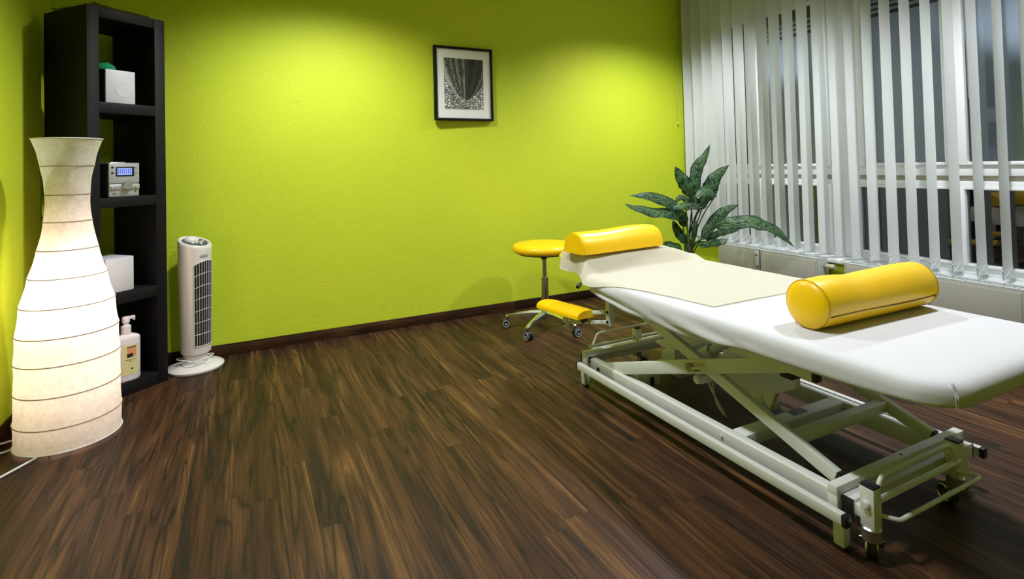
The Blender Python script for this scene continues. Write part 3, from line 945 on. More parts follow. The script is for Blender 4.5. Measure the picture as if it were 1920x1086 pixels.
# ------------------------------------------------------------------ stool
def stool():
    cx, cy = 1.770, 3.160
    root = thing('swivel_stool', (cx, cy, 0), 'round yellow padded swivel stool on a chrome star base behind the couch head', 'stool')
    b = B(); lathe(b, [(.15, .502), (.190, .504), (.203, .512), (.208, .524), (.207, .538), (.200, .550), (.186, .558), (.15, .564), (.10, .567), (.04, .568)], (cx, cy), 64); obj('seat', b, 'yellow', root)
    b = B(); lathe(b, [(.17, .494), (.17, .503)], (cx, cy), 40); box(b, cx-.05, cx+.05, cy-.05, cy+.05, .484, .495, .003); obj('seat_plate', b, 'blackplastic', root)
    b = B(); lathe(b, [(.020, .455), (.020, .485)], (cx, cy), 24); obj('collar', b, 'blackplastic', root)
    b = B(); lathe(b, [(.0155, .32), (.0155, .457)], (cx, cy), 28); obj('piston', b, 'chrome', root)
    b = B(); lathe(b, [(.024, .085), (.024, .325), (.027, .327), (.027, .338), (.02, .340)], (cx, cy), 32); obj('column', b, 'chrome', root)
    b = B(); tube(b, smooth_path([(cx+.04, cy-.03, .49), (cx+.10, cy-.09, .482), (cx+.14, cy-.12, .468), (cx+.165, cy-.14, .470)], 5), .0045, 8); obj('height_lever', b, 'blackplastic', root)
    b = B(); lathe(b, [(.030, .068), (.036, .075), (.036, .108), (.028, .118)], (cx, cy), 32); obj('hub', b, 'chrome', root)
    for k in range(5):
        a = R_(142+72*k); d = Vector((math.cos(a), math.sin(a), 0)); n = Vector((-d.y, d.x, 0))
        b = B()
        secs = [(.025, .100, .021, .020), (.10, .098, .018, .017), (.19, .085, .015, .013), (.255, .074, .012, .009), (.268, .071, .010, .007)]
        rr = []
        for r, z, w, h in secs:
            c = Vector((cx, cy, z))+d*r
            rr.append([b.verts.new(c+n*w*sx+Vector((0, 0, h*sz))) for sx, sz in ((-1, -1), (1, -1), (1, .4), (.6, 1), (-.6, 1), (-1, .4))])
        for p, q in zip(rr, rr[1:]):
            for i in range(6): b.faces.new((p[i], p[(i+1) % 6], q[(i+1) % 6], q[i]))
        b.faces.new(rr[0]); b.faces.new(rr[-1])
        lg = obj('leg', b, 'chrome', root, angle=30)
        castor(lg, cx+d.x*.258, cy+d.y*.258, .0265, a+R_(random.choice((60, 200, 120, 250))), .075)
stool()

# ------------------------------------------------------------------ treatment couch
CX = 1.79
def couch():
    root = thing('treatment_couch', (CX, 1.6, 0), 'height-adjustable white treatment couch with a white fitted sheet and scissor frame', 'treatment couch')
    # --- base frame
    b = B()
    for s in (-1, 1):
        xo = CX+s*.315
        box(b, min(xo-.015, xo+.015)+(.0), max(xo-.015, xo+.015), 1.015, 2.225, .080, .142, .004)
        box(b, xo-.0155-.0, xo+.0155, 1.0, 2.24, .136, .1425, .001) if False else None
    obj('side_rail', b, 'cream', root) if False else b.free()
    for s in (-1, 1):
        b = B(); xo = CX+s*.283
        box(b, xo-.018, xo+.018, 1.012, 2.228, .080, .141, .006, seg=3)
        sr = obj('side_rail', b, 'cream', root)
        b = B(); xi = xo+s*.0185
        cyl(b, (xi, 2.16, .110), (xi+s*.004, 2.16, .110), .009, 14)
        obj('bolt', b, 'blackplastic', sr)
        b = B(); cyl(b, (xi, 1.42, .118), (xi+s*.004, 1.42, .118), .006, 14); obj('bolt', b, 'cream', sr)
        b = B(); xb = CX+s*.356
        box(b, xb-.011, xb+.011, .950, 2.245, .096, .126, .002)
        br = obj('bumper_rail', b, 'cream', root)
        b = B()
        for yy in ((.938, .952), (2.243, 2.255)): box(b, xb-.012, xb+.012, yy[0], yy[1], .095, .127, .002)
        objs('end_cap', b, 'blackplastic', br)
    for e, (yb, sgn) in enumerate(((.999, -1), (2.243, 1))):
        # end bracket: inverted U over the frame end
        b = B()
        box(b, CX-.330, CX+.330, yb-.014, yb+.014, .145, .172, .002)
        for s in (-1, 1): box(b, CX+s*.330-(.016 if s > 0 else 0), CX+s*.330+(.016 if s < 0 else 0), yb-.014, yb+.014, .088, .146, .002)
        eb = obj('end_bracket', b, 'cream', root)
        b = B(); lathe(b, [(.006, .1719), (.006, .1727)], (CX, yb), 14); cyl(b, (CX-.28, yb+sgn*.012, .135), (CX-.28, yb+sgn*.026, .135), .009, 14); objs('bolt', b, 'blackplastic', eb)
        # cross tube under the bracket
        b = B(); yc = yb-sgn*0+ sgn*-.0
        y0, y1 = sorted((yb+sgn*.016, yb+sgn*.048))
        box(b, CX-.308, CX+.308, y0, y1, .103, .150, .003); ct = obj('cross_tube', b, 'cream', root)
        b = B()
        for s in (-1, 1): box(b, CX+s*.3115-.0035, CX+s*.3115+.0035, y0+.001, y1-.001, .104, .149, .001)
        objs('tube_cap', b, 'blackplastic', ct)
        for s in (-1, 1):
            xf = CX+s*.314
            b = B(); box(b, xf-.015, xf+.015, yb-.027 if sgn < 0 else yb-.003, yb+.003 if sgn < 0 else yb+.027, .012, .094, .002)
            ft = obj('foot', b, 'cream', root)
            b = B(); box(b, xf-.012, xf+.012, (yb-.024 if sgn < 0 else yb), (yb if sgn < 0 else yb+.024), .0, .013, .002); obj('foot_pad', b, 'rubber', ft)
            b = B(); box(b, xf+s*-.0145-.0015, xf+s*-.0145+.0015, yb-.011, yb+.018, .094, .132); obj('tube_cap', b, 'blackplastic', ft) if False else b.free()
            # castor post on a short arm
            xp = CX+s*(.300 if s < 0 else .190); yp = yb+sgn*(.085 if s < 0 or sgn > 0 else .066)
            xp = (CX-.298 if s < 0 else CX+.160) if sgn < 0 else (CX+.065 if s < 0 else CX+.298)
            b = B()
            box(b, xp-.017, xp+.017, yp-.019, yp+.019, .098, .203, .002)
            ps = obj('castor_post', b, 'cream', root)
            b = B(); box(b, xp-.0165, xp+.0165, yp-.0185, yp+.0185, .203, .209, .002); obj('post_cap', b, 'blackplastic', ps)
            b = B(); ya, yz = sorted((yp, yb+sgn*.04)); box(b, xp-.012, xp+.012, ya, yz, .112, .142, .002); obj('post_arm', b, 'cream', ps)
            b = B(); cyl(b, (xp-.017, yp, .160), (xp-.026, yp, .160), .010, 16); cyl(b, (xp-.024, yp, .160), (xp-.028, yp, .160), .007, 16); obj('bolt', b, 'cream', ps)
            castor(ps, xp, yp, .030, R_(215 if s < 0 else 250) if sgn < 0 else R_(150), .099, twin=False, rim='steel', trail=.030)
        # lifting bars between the posts
        yp = yb+sgn*.085
        xa, xb_ = (CX-.298, CX+.145) if sgn < 0 else (CX+.065-.30, CX+.298)
        b = B()
        tube(b, [(xa, yp, .155), (xb_, yp, .155)], .0085, 12)
        obj('lifting_axle', b, 'cream', root)
        b = B()
        tube(b, round_path([(xa+.02, yp, .160), (xa+.05, yp-sgn*.0, .216), (xb_-.05, yp, .216), (xb_-.02, yp, .160)], .02), .0065, 10)
        tube(b, round_path([(xa+.05, yp-sgn*.006, .185), (xa+.09, yp-sgn*.006, .200), (xb_-.06, yp-sgn*.006, .200)], .015), .005, 8) if False else None
        obj('lifting_handle', b, 'cream', root)
        b = B()
        tube(b, round_path([(xa+.015, yp+sgn*.01, .128), (xa+.05, yp+sgn*.045, .122), (xb_+.02, yp+sgn*.045, .122), (xb_-.02, yp, .132)], .012), .006, 10)
        obj('foot_pedal', b, 'cream', root)
    # --- crossbeams of the base
    b = B(); box(b, CX-.266, CX+.266, 1.345, 1.403, .100, .141, .003); cb = obj('base_crossbeam', b, 'cream', root)
    b = B(); box(b, 1.797, 1.875, 1.364, 1.400, .1405, .1415); obj('type_plate', b, 'blackplastic', cb, smooth=False)
    b = B(); box(b, CX-.266, CX+.266, 2.00, 2.05, .100, .141, .003); obj('base_crossbeam', b, 'cream', root)
    b = B(); box(b, 1.535, 1.66, 1.925, 2.03, .090, .155, .004); bx = obj('control_box', b, 'cream', root)
    b = B(); box(b, 1.60, 1.615, 1.912, 1.926, .095, .13, .002); obj('socket', b, 'blackplastic', bx)
    # --- scissor arms
    for s in (-1, 1):
        b = B(); xa = CX+s*.248
        beam(b, (xa, 1.040, .1555), (xa, 2.045, .482), .025, .040, .003, up=(1, 0, 0)) if False else beam(b, (xa, 1.036, .153), (xa, 2.045, .480), .026, .040, .003)
        o = obj('scissor_arm', b, 'cream', root)
        b = B(); beam(b, (xa, 1.028, .1505), (xa, 1.037, .1535), .0262, .0402, .002); obj('end_cap', b, 'blackplastic', o)
        b = B(); xb = CX+s*.277
        beam(b, (xb, 2.125, .120), (xb, 1.10, .4665), .026, .050, .003)
        o = obj('scissor_arm', b, 'cream', root)
        if s < 0: armB = o
        b = B(); beam(b, (xb-.0005, 1.150, .4325), (xb-.0005, 1.088, .4535), .0275, .0505, .002) if False else beam(b, (xb, 1.101, .4662), (xb, 1.088, .4706), .0262, .0502, .002)
        obj('end_cap', b, 'blackplastic', o)
        b = B(); ym, zm = 1.582, .3035
        cyl(b, (CX+s*.24, ym, zm), (CX+s*.2925, ym, zm), .012, 18); obj('pivot', b, 'steel', o)
    b = B(); beam(b, (CX-.236, 1.185, .198), (CX+.236, 1.185, .198), .035, .035, .003); obj('scissor_crossbar', b, 'cream', root)
    b = B(); beam(b, (CX-.262, 1.135, .434), (CX+.262, 1.135, .434), .045, .045, .003); obj('scissor_crossbar', b, 'cream', root)
    b = B(); beam(b, (CX-.236, 1.90, .432), (CX+.236, 1.90, .432), .03, .03, .003); obj('scissor_crossbar', b, 'cream', root)
    # black dampers visible below the near ends of the arms
    b = B(); box(b, 1.535, 1.60, 1.17, 1.215, .385, .425, .004); obj('buffer', b, 'blackplastic', root)
    # --- lifting motor and housing plate
    b = B()
    poly = [(1.66, .30), (1.40, .36), (1.335, .31), (1.335, .26), (1.42, .21), (1.455, .125), (1.53, .105), (1.62, .15)]
    mx = Matrix(((0, 0, 1, 0), (1, 0, 0, 0), (0, 1, 0, 0), (0, 0, 0, 1)))
    prism(b, poly, 1.765, 1.80, mx)
    bmesh.ops.bevel(b, geom=b.edges[:], offset=.004, segments=2, affect='EDGES')
    mh = obj('motor_bracket', b, 'cream', root)
    b = B(); cyl(b, (1.785, 1.50, .15), (1.785, 1.47, .17), .026, 20); cyl(b, (1.74, 1.47, .135), (1.83, 1.47, .135), .022, 18); obj('motor_hub', b, 'radtop', mh)
    b = B(); cyl(b, (1.79, 1.93, .135), (1.79, 1.74, .27), .030, 24); cyl(b, (1.79, 1.745, .266), (1.79, 1.60, .37), .020, 20); cyl(b, (1.79, 1.66, .33), (1.79, 1.38, .425), .013, 16)
    box(b, 1.745, 1.835, 1.90, 2.02, .10, .20, .012); obj('lifting_motor', b, 'radtop', root)
    b = B()
    prism(b, [(1.68, 1.86), (1.90, 1.86), (1.93, 1.96), (1.70, 2.0)], .246, .256); 
    box(b, 1.68, 1.90, 1.855, 1.862, .20, .256, .001); box(b, 1.90, 1.907, 1.86, 2.0, .24, .30, .001); obj('motor_plate', b, 'cream', root)
    # cable from the motor
    b = B(); tube(b, smooth_path([(1.60, 1.60, .25), (1.62, 1.57, .17), (1.66, 1.56, .10), (1.70, 1.60, .07), (1.74, 1.68, .08), (1.76, 1.72, .15)], 8), .0035, 8); obj('motor_cable', b, 'radtop', root)
    b = B(); cyl(b, (1.52, 1.565, .258), (1.585, 1.565, .258), .016, 18); box(b, 1.53, 1.59, 1.55, 1.58, .243, .272, .003); cyl(b, (1.516, 1.565, .258), (1.521, 1.565, .258), .011, 16); obj('pivot_lug', b, 'cream', root)
    # --- upper frame
    b = B()
    for s in (-1, 1):
        xr = CX+s*.318
        box(b, xr-.013, xr+.013, 1.048, 1.345, .440, .482, .002)
        box(b, xr-.013, xr+.013, 1.33, 2.07, .478, .500, .002)
    for yy in (1.36, 2.0): box(b, CX-.306, CX+.306, yy, yy+.03, .470, .500, .002)
    uf = obj('upper_frame', b, 'cream', root)
    b = B()
    for s in (-1, 1): box(b, CX+s*.318-.0134, CX+s*.318+.0134, 1.034, 1.049, .4395, .4825, .002)
    objs('tube_cap', b, 'blackplastic', uf)
    # --- mattress board
    b = B(); box(b, 1.44, 2.14, .76, 2.10, .500, .506, .002); obj('board', b, 'cream', root)
    # --- head section
    b = B()
    mxh = Matrix.Translation((0, 2.165, .525)) @ Matrix.Rotation(R_(12), 4, 'X')
    box(b, 1.450, 2.050, 0, .29, 0, .044, .020, mxh, 4); hp = obj('head_pad', b, 'yellow', root)
    b = B(); box(b, 1.47, 2.03, .02, .27, -.012, .0, .002, mxh); obj('head_board', b, 'cream', hp)
    b = B(); tube(b, smooth_path([(1.45, 2.17, .532), (1.41, 2.15, .534), (1.385, 2.135, .528), (1.372, 2.128, .524)], 5), .004, 8)
    cyl(b, (1.380, 2.131, .527), (1.360, 2.122, .518), .009, 14); obj('head_lever', b, 'blackplastic', root)
    # --- arm rests
    for s in (-1, 1):
        def X(v): return v if s < 0 else 2*CX-v
        b = B()
        mxa = Matrix.Translation((X(1.415), 2.13, .372)) @ Matrix.Rotation(R_(-4.5), 4, 'X')
        n = 28; NY = 18
        def prof(t, k):   # half-round section
            a = PI*k/n; e = 1-(abs(2*t-1))**8*.12
            return (-math.cos(a)*.062*e, -.005+(math.sin(a)**.75)*.040*e)
        rr = []
        for j in range(NY+1):
            t = j/NY; y = .395*t
            rr.append([b.verts.new(mxa @ Vector((prof(t, k)[0], y, prof(t, k)[1]))) for k in range(n+1)])
        for p, q in zip(rr, rr[1:]):
            for i in range(n): b.faces.new((p[i], p[i+1], q[i+1], q[i]))
            b.faces.new((p[n], p[0], q[0], q[n]))
        b.faces.new(rr[0]); b.faces.new(rr[-1])
        ar = obj('arm_rest', b, 'yellow', root)
        b = B()
        box(b, X(1.470)-.013, X(1.470)+.013, 2.015, 2.045, .352, .500, .002)
        xb = X(1.40)
        box(b, xb-.010, xb+.010, 2.285, 2.310, .292, .366, .002)
        for dz in (0, .045):
            beam(b, (X(1.468), 2.03, .366+dz), (xb+.012*(-s)*-1*-1, 2.31, .305+dz), .012, .016, .001)
        arf = obj('arm_rest_frame', b, 'cream', root)
        b = B()
        for z in (.368, .412):
            cyl(b, (X(1.457), 2.03, z), (X(1.450), 2.03, z), .006, 12)
        cyl(b, (xb+s*.010, 2.297, .305), (xb+s*.014, 2.297, .305), .006, 12)
        cyl(b, (X(1.43), 2.165, .352), (X(1.40), 2.150, .350), .010, 14)
        objs('bolt', b, 'blackplastic', arf)
    # --- maker's plate on the scissor arm
    d = Vector((0, 1.10-2.125, .4665-.120)).normalized(); u = Vector((0, -d.z*-1, 0)); u = Vector((-1, 0, 0)).cross(d)
    if u.z < 0: u = -u
    xo = CX-.277-.0132
    c = Vector((xo, 1.546, 0)); t = (1.546-2.125)/(1.10-2.125); c.z = .120+(.4665-.120)*t
    org = c-d*.063-u*.021
    # plate background
    mxp = face_mx(org, d, u)
    b = B(); box(b, 0, .126, 0, .042, -.0002, .0004, 0, mxp); pl = obj('makers_plate', b, mat('clear_label', (.62, .62, .50), .3), armB, smooth=False)
    # armB is a child of root: lettering as siblings under it stays two levels deep
    def word(tx, s, x, y, bold, m): return text('lettering', tx, s, mxp @ Matrix.Translation((x, y, .0008)), m, armB, bold=bold)
    word('MEDI', .0200, .014, .0215, .0006, 'ink'); word('TECH', .0200, .0625, .0215, -.0002, 'inkgrey')
    word('Therapieliegen', .0085, .036, .0060, .0001, 'ink')
    b = B(); ring = [mxp @ Vector((.022+.012*math.cos(2*PI*k/32), .017+.014*math.sin(2*PI*k/32), .0008)) for k in range(32)]
    tube(b, ring, .0006, 4, closed=True)
    tube(b, [mxp @ Vector((.010, .017, .0008)), mxp @ Vector((.034, .017, .0008))], .0006, 4)
    tube(b, [mxp @ Vector((.022, .003, .0008)), mxp @ Vector((.022, .017, .0008))], .0006, 4)
    obj('emblem', b, 'ink', armB)
    return root
croot = couch()

# ------------------------------------------------------------------ mattress with fitted sheet
X0, X1, Y0, Y1 = 1.405, 2.180, .674, 2.115
def outline(ins, npc=14, nside=26, nlong=54):
    """rounded rectangle inset by ins; list of (x, y)"""
    cs = [(X0, Y0, .105), (X1, Y0, .105), (X1, Y1, .03), (X0, Y1, .03)]
    x0, x1, y0, y1 = X0+ins, X1-ins, Y0+ins, Y1-ins
    pts = []
    sg = [(1, 1), (-1, 1), (-1, -1), (1, -1)]
    st = [180, 270, 0, 90]
    def corner(i):
        cx_, cy_, r = cs[i]; r = max(r-ins, .004)
        ox = (x0+r) if sg[i][0] > 0 else (x1-r); oy = (y0+r) if sg[i][1] > 0 else (y1-r)
        return [(ox+r*math.cos(R_(st[i]+90*k/npc)), oy+r*math.sin(R_(st[i]+90*k/npc))) for k in range(npc+1)]
    C = [corner(i) for i in range(4)]
    ns = [nside, nlong, nside, nlong]
    for i in range(4):
        pts += C[i]
        a = C[i][-1]; c = C[(i+1) % 4][0]
        for k in range(1, ns[i]): t = k/ns[i]; pts.append((a[0]+(c[0]-a[0])*t, a[1]+(c[1]-a[1])*t))
    return pts
ZL = [(.70, .499), (.77, .497), (.89, .487), (1.08, .481), (1.27, .476), (1.36, .462), (1.454, .452), (1.60, .450), (1.741, .456), (1.85, .462), (1.952, .473), (2.05, .487), (2.115, .500)]
def zlow(y):
    if y <= ZL[0][0]: return ZL[0][1]
    for (a, za), (c, zc) in zip(ZL, ZL[1:]):
        if y <= c: return za+(zc-za)*(y-a)/(c-a)
    return ZL[-1][1]
def mattress():
    b = B()
    lv = [(.16, 'a', .5610), (.10, 'a', .5610), (.065, 'a', .5608), (.040, 'a', .5595), (.022, 'a', .5555), (.010, 'a', .549), (.003, 'a', .540), (0, 'a', .530)]
    side = [(0, .25), (0, .45), (.0005, .62), (.001, .78), (.004, .90), (.010, .97), (.022, 1.0), (.045, .97), (.09, .8)]
    rings = []
    ref = outline(0)
    for ins, _, z in lv:
        o = outline(ins); rings.append([b.verts.new((x, y, z+.0012*noise.noise(Vector((x*7, y*7, 0))))) for x, y in o])
    for ins, t in side:
        o = outline(ins); ring = []
        for (x, y), (xr, yr) in zip(o, ref):
            wl = max(0, min(1, (1.50-xr)/.09)) if yr > .82 else max(0, min(1, (1.50-xr)/.09))*max(0, (yr-.70)/.12)
            zl = .499*(1-wl)+zlow(yr)*wl
            z = .530+(zl-.530)*t
            # slack folds on the camera side of the sheet
            sl = wl*max(0, min(1, (yr-1.15)/.2))*max(0, min(1, (2.11-yr)/.06))
            fold = math.sin((yr*1.0+(z-.5)*3.2)*30+2.0*noise.noise(Vector((yr*5, z*10, 0))))*.0050+math.sin((yr+(z-.5)*5.5)*17+1)*.006
            fold = math.sin((z-.5-(yr-1.6)*.13)*150+1.5*noise.noise(Vector((yr*3, z*6, 0))))*.0042+math.sin((z-.5-(yr-1.6)*.10)*70+1+noise.noise(Vector((yr*4, 0, 3))))*.0045
            dx = -sl*fold*min(1, t*1.6)*max(0, 1-t*.75)*2
            fine = .0009*noise.noise(Vector((x*50, y*50, z*50)))
            ring.append(b.verts.new((x+dx+fine*.5, y, z+sl*.0012*math.sin(yr*40)*(t > .85))))
        rings.append(ring)
    n = len(rings[0])
    for a, c in zip(rings, rings[1:]):
        for k in range(n): b.faces.new((a[k], a[(k+1) % n], c[(k+1) % n], c[k]))
    b.faces.new(rings[0]); b.faces.new(rings[-1])
    o = obj('mattress', b, 'sheet', croot, angle=70)
    # gathered corner seam
    b = B()
    r = .107; ox, oy = X0+.105, Y0+.105
    for da, w in ((-29, .0022), (-31.5, .0016)):
        a = R_(180+90+da+0)
        pts = []
        for k in range(9):
            t = k/8; z = .556-.052*t; rr = r-.014*(1-t)**2 if t < .4 else r+.0005
            pts.append((ox+rr*math.cos(a)+.001*math.sin(k*2.3), oy+rr*math.sin(a), z))
        tube(b, pts, [w*(.4+.6*math.sin(PI*min(1, .15+k/9))) for k in range(9)], 6)
    obj('corner_seam', b, 'sheet', o)
mattress()

# ------------------------------------------------------------------ towel
def padtop(x, y):
    q = max(0, min(1, (x-1.96)/.20)); q = 1-.70*q*q*(3-2*q)      # the head section is narrower at the window side
    if y < 1.88: return .5625
    if y < 2.22: t = (y-1.88)/.34; t = t*t*(3-2*t); return .5625+(.634-.5625)*t*q
    return .5625+(.634-.5625)*q+.016*min(1, (y-2.22)/.2)*q
def towel():
    root_l = 'cream terry towel spread over the head half of the white couch'
    b = B()
    NU, NV = 60, 110
    def xl(y): return 1.492+(1.392-1.492)*min(1, (y-1.434)/.62)
    def fn(u, v):
        y = 1.437+(2.395-1.437)*v
        slope_r = 0
        head = max(0, min(1, (y-2.13)/.05))
        xa = xl(y); xe = 2.192
        # first 12% of u is the hanging left hem at the head end
        hang = head*.085
        if u < .14:
            k = u/.14
            ruff = .014*math.sin(y*34)*(1-k)*head
            x = xa+(.052*head)+ruff - .010*(1-k)*head+(.004*k)
            zt_ = padtop(x, y)-.004*0
            z = zt_-hang*(1-k)**1.0-(.008*head)*(1 if k < 1 else 0)
            if head == 0:
                x = xa+.02*k; z = edge(x, y)
            elif head < 1:
                x = x*head+(xa+.02*k)*(1-head); z = z*head+edge(x, y)*(1-head)
        else:
            k = (u-.14)/.86
            xs = xa+.056*head+.02*(1-head)*1
            x = xs+(xe-xs)*k; z = edge(x, y) if head == 0 else padtop(x, y)*head+edge(x, y)*(1-head)
            z -= slope_r*1.0*k**2*head
            if head and k > .93: z -= .05*((k-.93)/.07)**2*head
        wr = .0022*noise.noise(Vector((x*4, y*9, 0)))+.0035*max(0, noise.noise(Vector((x*6+y*3, y*4-x*5, 4)))-.15)
        z += .003+abs(wr)
        if y > 2.37 and u >= .14: z -= .05*((y-2.37)/.025)**1.5
        return (x, y, z)
    def edge(x, y):
        z = .5625
        if x < X0+.05: d = (X0+.05-x)/.05; z -= .022*min(1.6, d)**2.6
        if x > X1-.05: d = (x-(X1-.05))/.05; z -= .022*min(1.6, d)**2.6
        return z
    grid(b, fn, NU, NV)
    r = bmesh.ops.solidify(b, geom=b.faces[:], thickness=-.004)
    o = obj('towel', b, 'towel', angle=80)
    tag(o, root_l, 'towel')
    return o
tw = towel()

# ------------------------------------------------------------------ yellow neck cushion (half roll)
def halfroll():
    c = (1.680, 2.262, .6500)
    root = thing('half_round_cushion', c, 'yellow half-round neck cushion at the head end of the couch', 'cushion', rotz=R_(4.5))
    b = B(); n = 30; NX = 40; L = .52
    def sec(t, k):
        e = 1-(abs(2*t-1)**14)*.10
        a = PI*k/n
        return (-math.cos(a)*.086*e, (math.sin(a)**.80)*.102*(1-(abs(2*t-1)**14)*.06)+.001)
    rr = []
    for i in range(NX+1):
        t = .5-.5*math.cos(PI*i/NX); x = -L/2+L*t
        dz = -.004*math.sin(PI*t*2)
        ring = []
        for k in range(n+1):
            y, z = sec(t, k); ring.append(b.verts.new((x, y, max(0, z+dz*(z/.1)))))
        for k in range(1, 12):
            y = .086*(1-2*k/12)*(1-(abs(2*t-1)**14)*.10); ring.append(b.verts.new((x, y, 0)))
        rr.append(ring)
    m = len(rr[0])
    for p, q in zip(rr, rr[1:]):
        for i in range(m): b.faces.new((p[i], p[(i+1) % m], q[(i+1) % m], q[i]))
    b.faces.new(rr[0]); b.faces.new(rr[-1])
    obj('cover', b, 'yellow', root, local=True, angle=50)
    b = B()
    for s in (-1, 1):
        tube(b, [(s*(L/2-.0045), sec(.004, k)[0]*1.01, max(.001, sec(.004, k)[1]*1.005)) for k in range(n+1)], .0012, 6)
    objs('piping', b, mat('yellow_piping', (.75, .42, .005), .4), root, local=True)
halfroll()

# ------------------------------------------------------------------ yellow bolster roll
def bolster():
    L, r = .555, .0745
    c = (1.822, 1.108, .5615+r+.0005)
    root = thing('bolster_roll', c, 'yellow cylindrical bolster lying across the white sheet', 'bolster', rotz=R_(-1.2))
    b = B(); n = 44; NX = 40; rr = []
    for i in range(NX+1):
        t = i/NX; x = -L/2+L*t
        dent = -.0055*math.exp(-((t-.36)/.10)**2)+.0022*math.sin(t*9)
        e = 1-.02*(abs(2*t-1)**10)
        ring = []
        for k in range(n):
            a = 2*PI*k/n; topf = max(0, math.sin(a))
            rad_ = (r*e+dent*topf)
            z = math.sin(a)*rad_
            z = max(z, -r+.0008)
            ring.append(b.verts.new((x, math.cos(a)*rad_, z)))
        rr.append(ring)
    for p, q in zip(rr, rr[1:]):
        for i in range(n): b.faces.new((p[i], p[(i+1) % n], q[(i+1) % n], q[i]))
    # domed ends
    for s, ring in ((-1, rr[0]), (1, rr[-1])):
        last = ring
        for f, o_ in ((.93, .007), (.80, .013), (.5, .018), (.2, .020)):
            new = [b.verts.new((v.co.x*1+0, v.co.y*1, v.co.z)) for v in ring]
            for v, nv_ in zip(ring, new): nv_.co = Vector((v.co.x+s*o_, v.co.y*f, v.co.z*f))
            for i in range(n): b.faces.new((last[i], last[(i+1) % n], new[(i+1) % n], new[i]))
            last = new
        b.faces.new(last)
    obj('cover', b, 'yellow', root, local=True, angle=60)
    b = B()
    az = R_(180+20)
    pts = []
    for i in range(30):
        t = .015+.955*i/29; x = -L/2+L*t
        pts.append((x, math.cos(az)*(r+.0006), math.sin(az)*(r+.0006)+.002*math.sin(t*7)))
    tube(b, pts, .0020, 6)
    p = pts[-1]; box(b, p[0]-.008, p[0]+.002, p[1]-.003, p[1]+.001, p[2]-.004, p[2]+.003, .001)
    obj('zip', b, 'seam', root, local=True)
    b = B()
    for s in (-1, 1):
        tube(b, [(s*L/2, math.cos(2*PI*k/40)*(r*.985), max(-r+.002, math.sin(2*PI*k/40)*(r*.985))) for k in range(40)], .0015, 6, closed=True)
    objs('piping', b, mat('bolster_seam', (.42, .25, .01), .5), root, local=True)
bolster()

